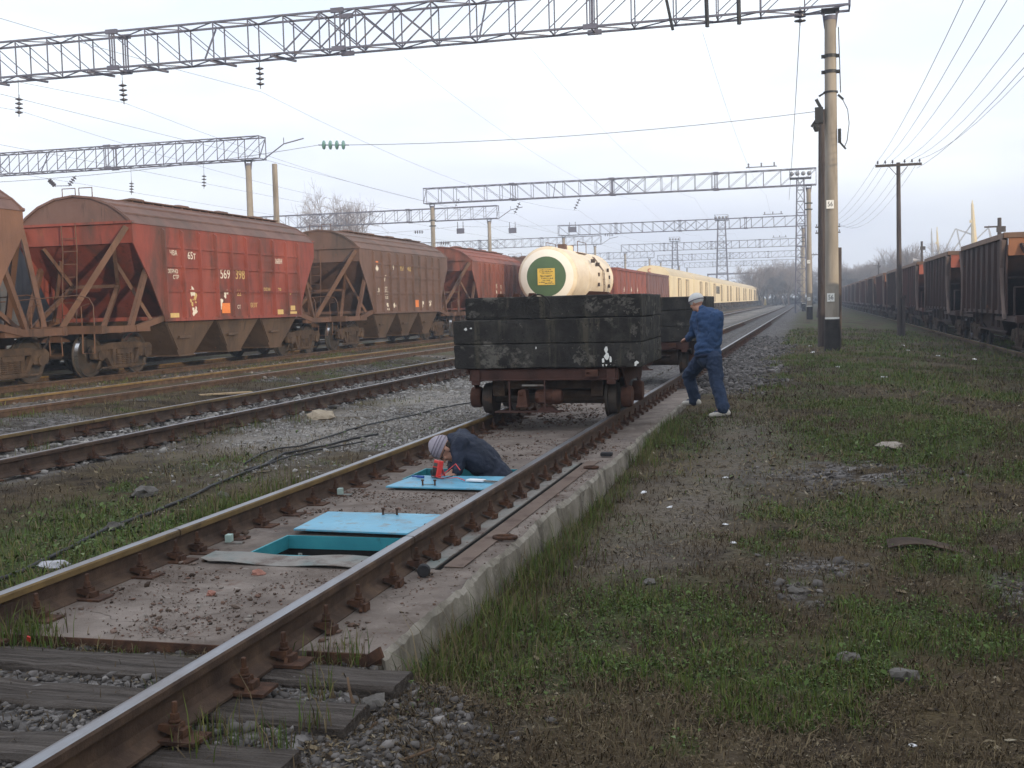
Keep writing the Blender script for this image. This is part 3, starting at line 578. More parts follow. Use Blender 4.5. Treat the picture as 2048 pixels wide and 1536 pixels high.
def pit(name, P, label, dz):
    x0, x1, y0, y1 = P; t = .018
    th = thing(name, label, 'pit', ((x0+x1)/2, (y0+y1)/2, TOP))
    def part(nm, b, mat): b.build(nm, mat, th).matrix_parent_inverse = Matrix.Translation((-(x0+x1)/2, -(y0+y1)/2, -TOP))
    for a in ((x0+.002, x1-.002, y1-t, y1-.002), (x0+.002, x1-.002, y0+.002, y0+t), (x0+.002, x0+t, y0+t, y1-t), (x1-t, x1-.002, y0+t, y1-t)):
        b = MB(); b.bx(*a, TOP-dz, TOP+.004); part('lining_panel', b, m_teal)
    for a in ((x0+.001, x1-.001, y1-.012, y1-.001), (x0+.001, x1-.001, y0+.001, y0+.012), (x0+.001, x0+.012, y0+.012, y1-.012), (x1-.012, x1-.001, y0+.012, y1-.012)):
        b = MB(); b.bx(*a, -.52, TOP-dz-.001); part('pit_shade_wall', b, m_dark)  # near-black panels hide the lit slab sides, standing in for pit shade
    b = MB(); b.bx(x0-.1, x1+.1, y0-.1, y1+.1, -1.45, -1.40); part('pit_floor', b, m_dark)
    for a in ((x0-.1, x0-.02, y0-.1, y1+.1), (x1+.02, x1+.1, y0-.1, y1+.1), (x0-.1, x1+.1, y1+.02, y1+.1), (x0-.1, x1+.1, y0-.1, y0-.02)):
        b = MB(); b.bx(*a, -1.4, -.503); part('pit_shade_wall', b, m_dark)
    return th
pt = pit('inspection_pit', P1, 'open teal lined inspection pit with nobody in it', .085)
b = MB(); b.lathe([(.035, -.006), (.035, .006)], (.0, 6.66, TOP-.045), 'y', 16); b.lathe([(.014, -.012), (.014, .012)], (.0, 6.66, TOP-.045), 'y', 10); b.bx(-.012, .012, 6.655, 6.665, TOP-.04, TOP+.01)
o = b.build('ring_lug', m_plate, pt); o.matrix_parent_inverse = Matrix.Translation((-.07, -6.92, -TOP))
pit('inspection_pit', P2, 'open teal lined inspection pit with the crouching man in it', .10)
def hatch(pts, z, label, hy, hxs, tilt=0):
    th = thing('hatch_cover', label, 'hatch', (.08, (pts[0][1]+pts[2][1])/2, z))
    b = MB(); b.prism([(x-.08, y-th.location.y) for x, y in pts], -.006, .007, 'z'); b.build('cover_plate', m_blue, th, bevel=.002)
    for hx in hxs:
        b = MB(); b.lathe([(.010, 0), (.008, .008), (.008, .038), (.014, .040), (.014, .050)], (hx-.08, hy-th.location.y, .007), 'z', 10); b.build('peg', m_clamp, th, smooth=40)
    b = MB(); b.bar((hxs[0]-.08, hy-th.location.y, .016), (hxs[1]-.08, hy-th.location.y, .016), .006); b.build('peg_bar', m_plate, th)
    th.rotation_euler = (R(tilt), 0, 0); return th
hatch([(-.33, 7.27), (.53, 7.21), (.535, 7.98), (.47, 8.0), (-.40, 8.02)], TOP+.026, 'plain bright blue hatch cover lying behind the empty pit', 7.93, (.08, .19), -1.2)
hatch([(-.37, 9.18), (.53, 9.13), (.54, 9.76), (-.31, 9.76)], TOP+.03, 'bright blue hatch cover with the red meter standing on it', 9.25, (-.06, .05), .8)
b = MB(); n = 14; secs = []
for i in range(n+1):
    x = -.55+1.2*i/n; z = TOP+.010+.009*math.sin(i*.75)+.010*(i == 0)
    y0 = 6.34-.035*i/n+(.05 if i == 0 else 0); y1 = 6.585
    secs.append([(x, y0, z), (x, y1, z+.004), (x, y1, z+.008), (x, y0, z+.004)])
b.loft(secs); tag(b.build('sheet_metal', m_plate), 'warped grey metal sheet lying before the empty pit', 'metal sheet')
for x, y in ((-.615, 6.93), (-.63, 8.87)):
    near = y < 8
    th = thing('steel_bracket', 'pale green steel bracket by the left rail '+('beside the empty pit' if near else 'between the two blue covers'), 'bracket', (x, y, TOP), .1, 'brackets on the slab')
    b = MB(); b.bx(-.05, .07, -.03, .03, .001, .012); b.build('base', m_plate, th)
    b = MB(); b.bx(-.045, -.005, -.028, .028, .012, .062); b.build('block', M('bracket_green_%d' % near, [(.30, .40, .37), (.38, .48, .44)], 9, .6, 0, .1), th, bevel=.003)
# ------------------------------------------------------------------ tracks
G = .7975
def rail_bm(y0, y1, h=.18):
    prof = [(-.075, -h), (.075, -h), (.075, -h+.011), (.02, -h+.035), (.010, -h+.06), (.010, -.052), (.036, -.042), (.037, -.012), (.030, -.003), (.015, 0), (-.015, 0), (-.030, -.003), (-.037, -.012), (-.036, -.042), (-.010, -.052), (-.010, -h+.06), (-.02, -h+.035), (-.075, -h+.011)]
    b = MB(); n = len(prof)
    b.v = [(x, y0, z) for x, z in prof]+[(x, y1, z) for x, z in prof]
    for i in range(n):
        a = i; c = (i+1) % n; b.f.append((a, c, n+c, n+a))
        b.mi.append(1 if i in (8, 9, 10) else 2 if i in (6, 7, 11, 12) else 0)
    b.f += [tuple(range(n-1, -1, -1)), tuple(range(n, 2*n))]; b.mi += [0, 0]
    return b
def clamp_bm(plate=True):
    b = MB()
    if plate: b.bx(-.03, .115, -.07, .07, -.008, .006)
    b.hull8([(-.055, -.030, .034), (-.055, .030, .034), (.025, .034, .012), (.025, -.034, .012)], [(-.05, -.028, .052), (-.05, .028, .052), (.025, .03, .054), (.025, -.03, .054)])
    b.bx(.028, .05, -.032, .032, -.003, .036); b.bar((.02, .0, .045), (.03, .05, .0), .016); b.bar((.02, 0, .045), (.03, -.05, .0), .016)
    b.lathe([(.019, .052), (.019, .090)], (0, 0, 0), 'z', 6); b.lathe([(.021, .056), (.024, .062), (.021, .068)], (0, 0, 0), 'z', 10)
    b.lathe([(.011, .05), (.011, .128), (.009, .132)], (0, 0, 0), 'z', 8)
    return b
CL = clamp_bm().build('clamp_template', m_clamp, bevel=0).data
bpy.data.objects.remove(bpy.data.objects['clamp_template'])
CL0 = clamp_bm(False).build('clamp_template', m_clamp).data
bpy.data.objects.remove(bpy.data.objects['clamp_template'])
def addclamp(th, x, y, z, rz):
    o = bpy.data.objects.new('rail_clamp', CL0 if th.location.x == 0 and 4.6 < y < 20.4 else CL); C.objects.link(o); o.parent = th; o.location = (x, y, z); o.rotation_euler = (R(float(RS.normal(0, 4))), 0, rz); return o
def sleeper_mesh(x0, x1, w, h, wood):
    b = MB(); n = 16; secs = []
    for i in range(n+1):
        x = x0+(x1-x0)*i/n; j = (lambda a: float(RS.normal(0, a))) if wood else (lambda a: 0.)
        secs.append([(x, -w/2+j(.008), -h), (x, -w/2+j(.008), -.015+j(.004)), (x, -w/2+.02+j(.006), j(.004)), (x, 0, j(.004)), (x, w/2-.02+j(.006), j(.004)), (x, w/2+j(.008), -.015+j(.004)), (x, w/2+j(.008), -h)])
    b.loft(secs); return b
def track(X, z0, joints, label, sleepers, clampY, far=None, zs=-.184, side=True, railside=m_railside):
    th = thing('railway_track', label, 'track', (X, 0, z0))
    for sx in (-1, 1):
        for a, bb in zip(joints[sx][:-1], joints[sx][1:]):
            o = rail_bm(a+.006, bb-.006).build('rail', [m_rail, m_railtop, railside if sx < 0 else m_rail], th, loc=(sx*G, 0, 0))
    for (y, wood, x0, x1) in sleepers:
        key = ('w%.2f%.2f' % (x0, x1)) if wood else 'c'
        if wood or 'c' not in KIDS:
            o = sleeper_mesh(x0, x1, .25 if wood else .27, .16, wood).build('sleeper', m_wood if wood else m_csleep, th)
            if not wood: KIDS['c'] = o.data
        else:
            o = bpy.data.objects.new('sleeper', KIDS['c']); C.objects.link(o); o.parent = th
        o.location = (0, y, zs-(.006 if wood else 0)); o.rotation_euler = (0, 0, R(float(RS.normal(0, .5))))
    cnt = 0; rest = MB(); cv = np.array([v.co[:] for v in CL.vertices]); cf = [tuple(p.vertices) for p in CL.polygons]
    for sx, out in ((1, 1), (-1, 1), (1, -1), (-1, -1)):
        for y in clampY:
            x = sx*G+out*.092
            if cnt < 96 and (out > 0 or side): addclamp(th, x, y+float(RS.normal(0, .012)), -.17, 0 if out > 0 else math.pi); cnt += 1
            else: rest.add([(x+out*p[0], y+p[1], -.17+p[2]) for p in cv], cf)
    if rest.v: rest.build('rail_clamp', m_clamp, th)['kind'] = 'stuff'
    return th
FAR = 330
cY = [3.68, 4.2, 4.59, 5.02, 5.45, 5.97, 6.37, 6.63]+[round(7.07+.455*i, 3) for i in range(29)]
farS = [20.6+.55*i for i in range(96)]
track(0, 0, {-1: (-6, 6.52, 19.0, 31.5, 56.5, FAR), 1: (-6, 6.49, 11.3, 23.8, 48.8, FAR)}, 'nearest railway track carrying the two black loaded trolleys over the slab',
      [(4.50, True, -1.3, 1.47), (4.08, True, -1.25, 1.44), (3.56, True, -1.35, 1.38), (3.05, True, -1.3, 1.4)]+[(y, False, 0, 0) for y in farS], cY+farS)
s2 = [9.3+.55*i for i in range(99)]
t2 = track(-5.324, 0, {-1: (-6, 13.4, 38.4, FAR), 1: (-6, 13.9, 38.9, FAR)}, 'bright topped track on pale concrete sleepers beyond the grassy strip', [(y, False, 0, 0) for y in s2], s2)
for sx, y in ((-1, 13.4), (1, 13.9)):
    for q in (-1, 1):
        b = MB(); b.prism([(.012, -.13), (.03, -.12), (.026, -.09), (.026, -.075), (.032, -.055), (.012, -.05)], -.4, .4, 'y')
        if q < 0: b.v = [(-x, yy, z) for x, yy, z in b.v]
        o = b.build('fishplate', m_clamp, t2, loc=(sx*G, y, 0))
s3 = [13+.55*i for i in range(96)]
track(-9.51, 0, {-1: (-6, 22, FAR), 1: (-6, 22.4, FAR)}, 'rusty track sunk in grass between the bright track and the hopper train', [(y, False, 0, 0) for y in s3], [], zs=-.118)
s4 = [16+.55*i for i in range(90)]
track(-13.507, 0, {-1: (-10, FAR), 1: (-10, FAR)}, 'track under the train of grain hoppers', [(y, False, 0, 0) for y in s4], [], zs=-.13)
track(-18.3, 0, {-1: (-10, FAR), 1: (-10, FAR)}, 'hidden track under the grey gondola behind the hoppers', [], [])
track(15.3, -.42, {-1: (-40, FAR), 1: (-40, FAR)}, 'track under the second row of open hoppers on the right', [], [])
track(10.12, -.42, {-1: (-40, FAR), 1: (-40, FAR)}, 'track under the dark open hoppers on the right', [], [])
# ------------------------------------------------------------------ rolling stock
def bogie_proto():
    bg_ = thing('bogie', None, None)
    for ax in (-.925, .925):
        for sx in (-1, 1):
            b = MB(); pr = [(.10, -.075), (.13, -.075), (.30, -.02), (.40, -.035), (.475, -.045), (.485, -.06+.0), (.515, -.035), (.515, .0)]
            prof = [(.09, .09), (.12, .09), (.16, .03), (.39, .035), (.415, .065), (.475, .065), (.478, -.045), (.505, -.05), (.505, -.075), (.40, -.07), (.38, -.02), (.16, -.02), (.12, -.09), (.09, -.09)]
            vs = len(b.f); b.lathe([(r, h*sx) for r, h in prof], (0, 0, 0), 'x', 28)
            k = 28
            for i in range(len(prof)-1):
                if i == 5: 
                    for j in range(k): b.mi[vs+i*k+j] = 1
            o = b.build('wheel', [m_wheel, m_tread], bg_, loc=(sx*.79, ax, .475), smooth=35)
        b = MB(); b.lathe([(.075, -1.0), (.075, 1.0)], (0, ax, .475), 'x', 12); b.build('axle', m_bogie, bg_)
    for sx in (-1, 1):
        b = MB(); x0, x1 = sx*1.0, sx*1.12
        if x0 > x1: x0, x1 = x1, x0
        # cast side frame: top chord, inclined bottom chord, columns, axle boxes
        b.prism([(-1.22, .62), (-1.16, .40), (-.70, .40), (-.62, .55), (-.62, .60), (-.75, .70), (-1.1, .72)], x0, x1, 'x')
        b.prism([(1.22, .62), (1.1, .72), (.75, .70), (.62, .60), (.62, .55), (.70, .40), (1.16, .40)], x0, x1, 'x')
        b.prism([(-.80, .71), (-.62, .60), (.62, .60), (.80, .71), (.55, .76), (-.55, .76)], x0+.003, x1-.003, 'x')
        b.prism([(-.72, .50), (-.62, .58), (-.42, .26), (-.50, .22)], x0+.004, x1-.004, 'x'); b.prism([(.72, .50), (.50, .22), (.42, .26), (.62, .58)], x0+.004, x1-.004, 'x')
        b.bx(x0, x1, -.50, .50, .15, .245); b.bx(x0+.005, x1-.005, -.42, -.31, .245, .62); b.bx(x0+.005, x1-.005, .31, .42, .245, .62)
        for ax in (-.925, .925):
            b.lathe([(.02, 0), (.11, 0), (.12, .02), (.12, .12)], (sx*1.16 if sx < 0 else 1.04, ax, .475), 'x', 14)
        b.build('side_frame', m_bogie, bg_, bevel=.012)
        b = MB()
        for yy in (-.18, 0, .18):
            for k in range(6): b.lathe([(.075, 0), (.092, .018), (.075, .036)], (sx*1.06, yy, .25+.042*k), 'z', 10)
        b.bx(x0-.02, x1+.02, -.29, .29, .50, .60)
        b.build('spring_set', m_bogie, bg_)
        b = MB(); b.bar((sx*1.13, -.9, .20), (sx*1.13, .9, .20), .03); b.bar((sx*1.0, -.45, .30), (sx*1.0, -.45, .6), .08); b.bar((sx*1.0, .45, .3), (sx*1.0, .45, .6), .08); b.build('brake_rod', m_bogie, bg_)
    b = MB(); b.bx(-1.0, 1.0, -.2, .2, .52, .72); b.build('bolster', m_bogie, bg_)
    return bg_
BOG = bogie_proto()
first_bogie = [True]
def add_bogies(th, base):
    for s_ in (-1, 1):
        if first_bogie[0]: o = BOG; o.parent = th; first_bogie[0] = False
        else: o = copy_tree(BOG, th)
        o.location = (0, s_*base, 0)
def add_couplers(th, half, m=None):
    for s_ in (-1, 1):
        b = MB(); b.bx(-.09, .09, min(s_*(half-.9), s_*(half-.1)), max(s_*(half-.9), s_*(half-.1)), .93, 1.10)
        b.prism([(-.16, s_*(half-.12)), (.18, s_*(half-.12)), (.2, s_*(half+.1)), (.06, s_*(half+.02)), (-.02, s_*(half+.02)), (-.14, s_*(half+.12))], .86, 1.17, 'z')
        b.tube([(.35, s_*(half-.35), 1.0), (.33, s_*(half-.2), .75), (.25, s_*(half-.02), .55), (.12, s_*(half+.02), .62)], .025, 6)
        b.build('coupler', m_bogie, th)
def text_part(body, size, loc, th, mat, name='marking', rot=(math.pi/2, 0, math.pi/2), sx=1.0, label=None):
    cu = bpy.data.curves.new('t', 'FONT'); cu.body = body; cu.size = size; cu.extrude = .002; cu.align_x = 'CENTER'; cu.align_y = 'CENTER'; cu.resolution_u = 3
    ob = bpy.data.objects.new('t', cu); C.objects.link(ob)
    dg = bpy.context.evaluated_depsgraph_get(); me = bpy.data.meshes.new_from_object(ob.evaluated_get(dg)); bpy.data.objects.remove(ob)
    me.materials.clear(); me.materials.append(mat)
    o = bpy.data.objects.new(name, me); C.objects.link(o); o.parent = th; o.location = loc; o.rotation_euler = rot; o.scale = (sx, 1, 1)
    return o
HW = 1.53
RIBS = [-3.78+.84*i for i in range(10)]
def hopper(name, Y, label, mb, marks, mroof=None, group='grain hopper wagons in the left-hand train', x=-13.507):
    th = thing(name, label, 'hopper wagon', (x, Y, 0), 0, group); mroof = mroof or m_roof
    poly = [(-5.05, 3.52), (-5.05, 3.05), (-4.40, 2.2), (-3.80, 1.25), (3.80, 1.25), (4.40, 2.2), (5.05, 3.05), (5.05, 3.52)]
    for s_ in (-1, 1):
        b = MB(); b.prism(poly, min(s_*HW, s_*(HW-.03)), max(s_*HW, s_*(HW-.03)), 'x')
        for z in (1.95, 2.55, 3.02):          # pressed swages between the ribs
            for r0, r1 in zip(RIBS[:-1], RIBS[1:]):
                b.prism([(z-.035, s_*(HW-.005)), (z+.035, s_*(HW-.005)), (z+.012, s_*(HW+.03)), (z-.012, s_*(HW+.03))], r0+.06, r1-.06, 'x') if False else b.bar((s_*(HW+.004), r0+.05, z), (s_*(HW+.004), r1-.05, z), .05, .06)
        b.bx(min(s_*(HW-.01), s_*(HW+.05)), max(s_*(HW-.01), s_*(HW+.05)), -3.83, 3.83, 1.20, 1.285)
        b.build('side_wall', mb, th)
        for yy in RIBS:
            b = MB(); b.hull8([(s_*(HW), yy-.045, 1.26), (s_*HW, yy+.045, 1.26), (s_*(HW+.10), yy+.03, 1.26), (s_*(HW+.10), yy-.03, 1.26)], [(s_*HW, yy-.045, 3.46), (s_*HW, yy+.045, 3.46), (s_*(HW+.075), yy+.03, 3.40), (s_*(HW+.075), yy-.03, 3.40)])
            b.build('rib', mb, th)
    for e in (-1, 1):
        b = MB(); b.hull8([(-HW+.03, e*5.03, 3.05), (HW-.03, e*5.03, 3.05), (HW-.03, e*5.0, 3.05), (-HW+.03, e*5.0, 3.05)], [(-HW+.03, e*5.06, 3.53), (HW-.03, e*5.06, 3.53), (HW-.03, e*5.0, 3.53), (-HW+.03, e*5.0, 3.53)])
        b.bx(-HW, HW, min(e*5.0, e*5.12), max(e*5.0, e*5.12), 3.50, 3.56)
        b.build('end_header', mb, th)
        b = MB(); b.hull8([(-HW+.03, e*4.99, 3.06), (HW-.03, e*4.99, 3.06), (HW-.03, e*4.95, 3.02), (-HW+.03, e*4.95, 3.02)], [(-HW+.03, e*3.0, 1.26), (HW-.03, e*3.0, 1.26), (HW-.03, e*2.96, 1.22), (-HW+.03, e*2.96, 1.22)])
        b.bar((-HW, e*3.72, 1.28), (HW, e*3.72, 1.28), .09)
        b.build('slope_sheet', mb, th)
        b = MB()
        for s_ in (-1, 1):
            b.bar((s_*1.40, e*5.10, 3.42), (s_*.22, e*6.05, 1.10), .11, .13)
            b.bar((s_*1.48, e*3.95, 3.40), (s_*1.40, e*5.15, 1.05), .10, .12)
            b.bar((s_*.95, e*4.95, 3.0), (s_*.62, e*4.35, 2.08), .08)
            b.bar((s_*.62, e*4.35, 2.08), (s_*.95, e*5.5, 1.12), .09)
            b.bar((s_*.72, e*4.62, 2.7), (s_*1.35, e*4.15, 1.25), .08)
            b.bar((s_*1.46, e*3.83, 1.28), (s_*1.44, e*5.0, 1.06), .10, .14)
        b.bar((-.66, e*4.35, 2.08), (.66, e*4.35, 2.08), .08)
        b.build('end_brace', m_frame, th)
        b = MB()
        for x_ in (-.28, .10): b.tube([(x_, e*5.16, 3.5), (x_, e*5.14, 2.9), (x_, e*5.3, 1.2)], .014, 5)
        for k in range(7): b.bar((-.28, e*(5.14+.022*k), 3.2-.3*k), (.10, e*(5.14+.022*k), 3.2-.3*k), .018)
        b.build('ladder', m_frame, th)
        b = MB(); b.tube([(-1.3, e*6.1, 1.75), (.75, e*6.1, 1.85), (1.0, e*6.08, 1.78), (1.08, e*6.05, 1.6), (1.08, e*6.05, 1.1)], .014, 5); b.tube([(.8, e*6.1, 1.1), (.8, e*6.1, 1.6), (1.0, e*6.1, 1.65)], .014, 5); b.build('handrail', m_frame, th)
        b = MB(); b.bx(-1.48, 1.48, min(e*6.2, e*6.36), max(e*6.2, e*6.36), .98, 1.16)
        for s_ in (-1, 1): b.bx(min(s_*1.36, s_*1.47), max(s_*1.36, s_*1.47), min(e*4.4, e*6.2), max(e*4.4, e*6.2), .99, 1.14)
        b.bx(-1.36, 1.36, min(e*4.5, e*6.2), max(e*4.5, e*6.2), 1.10, 1.125)
        for s_ in (-1, 1): b.tube([(s_*1.3, e*6.38, .98), (s_*1.3, e*6.4, .55), (s_*1.0, e*6.4, .55), (s_*1.0, e*6.38, .98)], .018, 5)
        b.build('end_platform', m_frame, th)
    b = MB(); b.bx(-.28, .28, -6.2, 6.2, .80, .975); b.build('centre_sill', m_frame, th)
    rp = [(-HW-.02, 3.50), (-1.28, 3.74), (-.95, 3.96), (-.5, 4.13), (0, 4.19), (.5, 4.13), (.95, 3.96), (1.28, 3.74), (HW+.02, 3.50)]
    b = MB(); b.prism(rp+[(1.4, 3.47), (-1.4, 3.47)], -5.04, 5.04, 'y')
    for a, c in rp[1:4]+rp[5:8]: b.bar((a*1.004, -5.06, c+.008), (a*1.004, 5.06, c+.008), .04)
    for e in (-1, 1):
        for (a, c), (a2, c2) in zip(rp[:-1], rp[1:]): b.bar((a, e*5.06, c), (a2, e*5.06, c2), .05)
    b.build('roof', mroof, th)
    b = MB(); b.bx(-.42, .42, -3.3, 4.9, 4.215, 4.245); 
    for k in range(18): b.bx(-.38, .38, -3.2+.47*k, -3.14+.47*k, 4.17, 4.215)
    b.build('roof_walkway', m_frame, th)
    for k in range(4):
        b = MB(); b.lathe([(.30, 0), (.30, .05), (.05, .10)], (.0, -2.6+2.2*k, 4.245), 'z', 14); b.build('roof_hatch', mroof, th)
    b = MB()
    for y0 in (-4.7, -4.1): b.tube([(-.35 if y0 < -4.5 else .1, -4.95, 4.1), (-.35 if y0 < -4.5 else .1, -4.95, 4.38), (.0 if y0 < -4.5 else .45, -4.95, 4.38), (.0 if y0 < -4.5 else .45, -4.95, 4.1)], .013, 5)
    b.build('grab_rail', m_frame, th)
    for k in (-1, 0, 1):
        yc = k*2.52; b = MB()
        b.hull8([(-1.46, yc-1.24, 1.22), (1.46, yc-1.24, 1.22), (1.46, yc+1.24, 1.22), (-1.46, yc+1.24, 1.22)], [(-1.3, yc-.36, .34), (1.3, yc-.36, .34), (1.3, yc+.36, .34), (-1.3, yc+.36, .34)])
        b.bx(-1.33, 1.33, yc-.40, yc+.40, .31, .345); b.bar((1.44, yc-.55, .80), (1.44, yc+.0, .80), .06); b.bar((1.44, yc-1.1, 1.15), (1.36, yc-.5, .5), .04)
        b.build('discharge_chute', m_chute, th)
    add_couplers(th, 6.97); add_bogies(th, 5.0)
    X = HW+.006
    for mk in marks:
        if mk[0] == 't': text_part(mk[1], mk[4], (X, mk[2], mk[3]), th, mk[5] if len(mk) > 5 else m_wmark)
        elif mk[0] == 'p':
            b = MB(); b.bx(X-.003, X+.004, mk[1]-mk[3]/2, mk[1]+mk[3]/2, mk[2]-mk[4]/2, mk[2]+mk[4]/2); b.build('paint_patch', mk[5], th)
        elif mk[0] == 'b':      # brushed splash of paint
            b = MB()
            for k in range(mk[4]):
                a, c = mk[1]+random.uniform(-1, 1)*mk[3], mk[2]+random.uniform(-1, 1)*mk[3]*.9; s_ = random.uniform(.03, .07)
                pts = [(a+s_*random.uniform(.5, 1.3)*math.cos(t), c+s_*random.uniform(.5, 1.6)*math.sin(t)) for t in [i*1.05 for i in range(6)]]
                b.prism(pts, X-.003-.0005*k, X+.003+.0005*k, 'x')
            b.build('paint_patch', mk[5] if len(mk) > 5 else m_wmark, th)
    return th
A_ = [('t', '569', -.76, 2.40, .37), ('t', '398', .08, 2.40, .37, m_ymark), ('t', '22', -.02, 1.90, .24, m_ymark), ('t', '65т', -2.46, 2.83, .27), ('t', 'ЧВА', -3.32, 2.87, .17), ('t', 'ЗЕРНО', -3.38, 2.42, .14), ('t', 'СТР', -3.25, 2.28, .14), ('t', '26ВН', 2.5, 2.84, .2), ('b', -2.5, 1.92, .10, 7), ('b', -2.45, 1.75, .15, 7, m_ymark), ('b', -2.42, 1.45, .09, 8), ('b', -.74, 1.87, .10, 8), ('b', -1.08, 1.58, .06, 5), ('b', -1.0, 1.72, .04, 3), ('p', -.78, 1.50, .44, .27, m_omark), ('t', 'СТ', -.05, 1.52, .14), ('t', 'БЕЛГ', .84, 1.56, .17, m_ymark), ('t', 'РЕМ', 1.68, 1.98, .2, m_ymark), ('t', '78', 2.5, 1.98, .22, m_ymark), ('t', 'ПР', 3.2, 1.9, .14, m_ymark), ('p', -3.38, 1.345, .40, .11, m_ymark), ('p', 2.5, 1.36, .38, .14, m_ymark), ('p', 3.36, 1.47, .3, .14, m_ymark), ('p', 3.36, 1.33, .52, .07, m_ymark)]
B_ = [('t', '957', -.76, 2.90, .28, m_ymark), ('t', '462', .08, 2.90, .28, m_ymark), ('b', -3.38, 2.88, .10, 9), ('p', -3.40, 3.04, .22, .12, m_omark), ('t', '9', -1.7, 2.90, .26), ('p', .86, 1.55, .46, .28, m_omark), ('b', -3.35, 2.02, .12, 6), ('t', 'СТ', -2.54, 2.10, .19), ('t', 'РЕМ', -2.52, 1.94, .17), ('t', '12.02', -2.52, 1.78, .15), ('b', -2.4, 1.45, .12, 6), ('b', -1.65, 1.48, .12, 6), ('b', 2.5, 1.6, .14, 8), ('b', 1.62, 1.52, .1, 5), ('b', -2.6, 2.5, .09, 5)]
C_ = [('t', '95', -.84, 2.35, .32), ('t', '73', .0, 2.3, .3), ('b', -.8, 2.05, .1, 6), ('b', -.05, 2.0, .1, 5)]
HY = 28.85; PW = 13.94
hopper('hopper_wagon', HY-PW, 'tan brown grain hopper cut off by the left edge of the picture', m_hZ, [], m_roof)
hopper('hopper_wagon', HY, 'red grain hopper with white number 569 and orange patch', m_hA, A_)
hopper('hopper_wagon', HY+PW, 'dark brown grain hopper coupled behind the red one', m_hB, B_, m_hB)
hopper('hopper_wagon', HY+2*PW, 'brownish red grain hopper partly hidden by the tank wagon', m_hC, C_, m_hC)
hopper('hopper_wagon', HY+3*PW, 'dark grain hopper hidden behind the cream tank wagon', m_hB, [], m_roof)
# gondolas (open wagons); local origin at the middle on the rail
def gondola(label, mb, head, loc, group, ribs=7, top=m_gtop, zt=3.47, zb=1.28):
    th = thing('gondola_wagon', label, 'gondola', loc, 0, group); hw, hl = 1.48, 6.35
    for s_ in (-1, 1):
        b = MB(); b.bx(min(s_*hw, s_*(hw-.05)), max(s_*hw, s_*(hw-.05)), -hl, hl, zb, zt-.06); b.bx(min(s_*(hw-.06), s_*(hw+.07)), max(s_*(hw-.06), s_*(hw+.07)), -hl, hl, zb-.12, zb+.02); b.build('side_wall', mb, th)
        b = MB(); b.bx(min(s_*(hw-.07), s_*(hw+.085)), max(s_*(hw-.07), s_*(hw+.085)), -hl-.02, hl+.02, zt-.12, zt+.03); b.build('top_rail', top, th)
        for k in range(9):
            yy = -hl+.06+(2*hl-.12)*k/8; b = MB(); wd = .075 if 0 < k < 8 else .09
            b.hull8([(s_*hw, yy-wd, zb-.1), (s_*hw, yy+wd, zb-.1), (s_*(hw+.12), yy+wd*.5, zb-.1), (s_*(hw+.12), yy-wd*.5, zb-.1)], [(s_*hw, yy-wd, zt-.1), (s_*hw, yy+wd, zt-.1), (s_*(hw+.05), yy+wd*.5, zt-.1), (s_*(hw+.05), yy-wd*.5, zt-.1)])
            b.build('rib', mb, th)
    for e in (-1, 1):
        b = MB(); b.bx(-hw, hw, min(e*hl, e*(hl-.05)), max(e*hl, e*(hl-.05)), zb-.1, zt-.05); 
        for z in (1.75, 2.3): b.bx(-hw, hw, min(e*hl, e*(hl+.06)), max(e*hl, e*(hl+.06)), z-.04, z+.04)
        for s_ in (-1, 1): b.hull8([(s_*1.48, e*(hl), zb-.35), (s_*1.3, e*hl, zb-.35), (s_*1.3, e*(hl+.10), zb-.35), (s_*1.48, e*(hl+.10), zb-.35)], [(s_*1.52, e*hl, zt-.05), (s_*1.36, e*hl, zt-.05), (s_*1.36, e*(hl+.03), zt-.05), (s_*1.52, e*(hl+.03), zt-.05)])
        b.build('end_wall', mb, th)
        b = MB(); b.bx(-hw+.13, hw-.13, min(e*hl, e*(hl+.07)), max(e*hl, e*(hl+.07)), zt-.50, zt-.10); b.build('end_header', head, th)
        b = MB(); b.bx(-hw-.05, hw+.05, min(e*(hl-.06), e*(hl+.10)), max(e*(hl-.06), e*(hl+.10)), zt-.085, zt+.035); b.build('top_rail', top, th)
        b = MB(); b.bx(-1.45, 1.45, min(e*(hl-.1), e*(hl+.12)), max(e*(hl-.1), e*(hl+.12)), .95, 1.16); b.bar((-1.42, e*(hl+.1), 1.1), (-1.42, e*(hl+.12), 1.75), .05); b.tube([(1.40, e*(hl+.1), 1.0), (1.40, e*(hl+.12), .5), (1.1, e*(hl+.12), .5), (1.1, e*(hl+.1), 1.0)], .02, 5); b.build('end_beam', mb, th)
    b = MB(); b.bx(-1.4, 1.4, -hl+.05, hl-.05, 1.17, 1.24); b.bx(-.25, .25, -hl, hl, .85, 1.16)
    for k in range(7): b.bx(-1.45, 1.45, -5.4+1.8*k, -5.28+1.8*k, .98, 1.165)
    for k in range(14): b.bx(1.0, 1.5, -5.6+.86*k, -5.52+.86*k, 1.0, 1.12); 
    b.build('floor', m_gA, th)
    b = MB(); b.lathe([(.17, -.5), (.17, .5)], (-.7, .8, .82), 'y', 12); b.bx(-.95, -.55, -1.6, -1.0, .6, .95); b.bar((-.6, -3, .72), (-.6, 3, .72), .05); b.build('brake_gear', m_bogie, th)
    add_couplers(th, 6.96); add_bogies(th, 4.33)
    return th
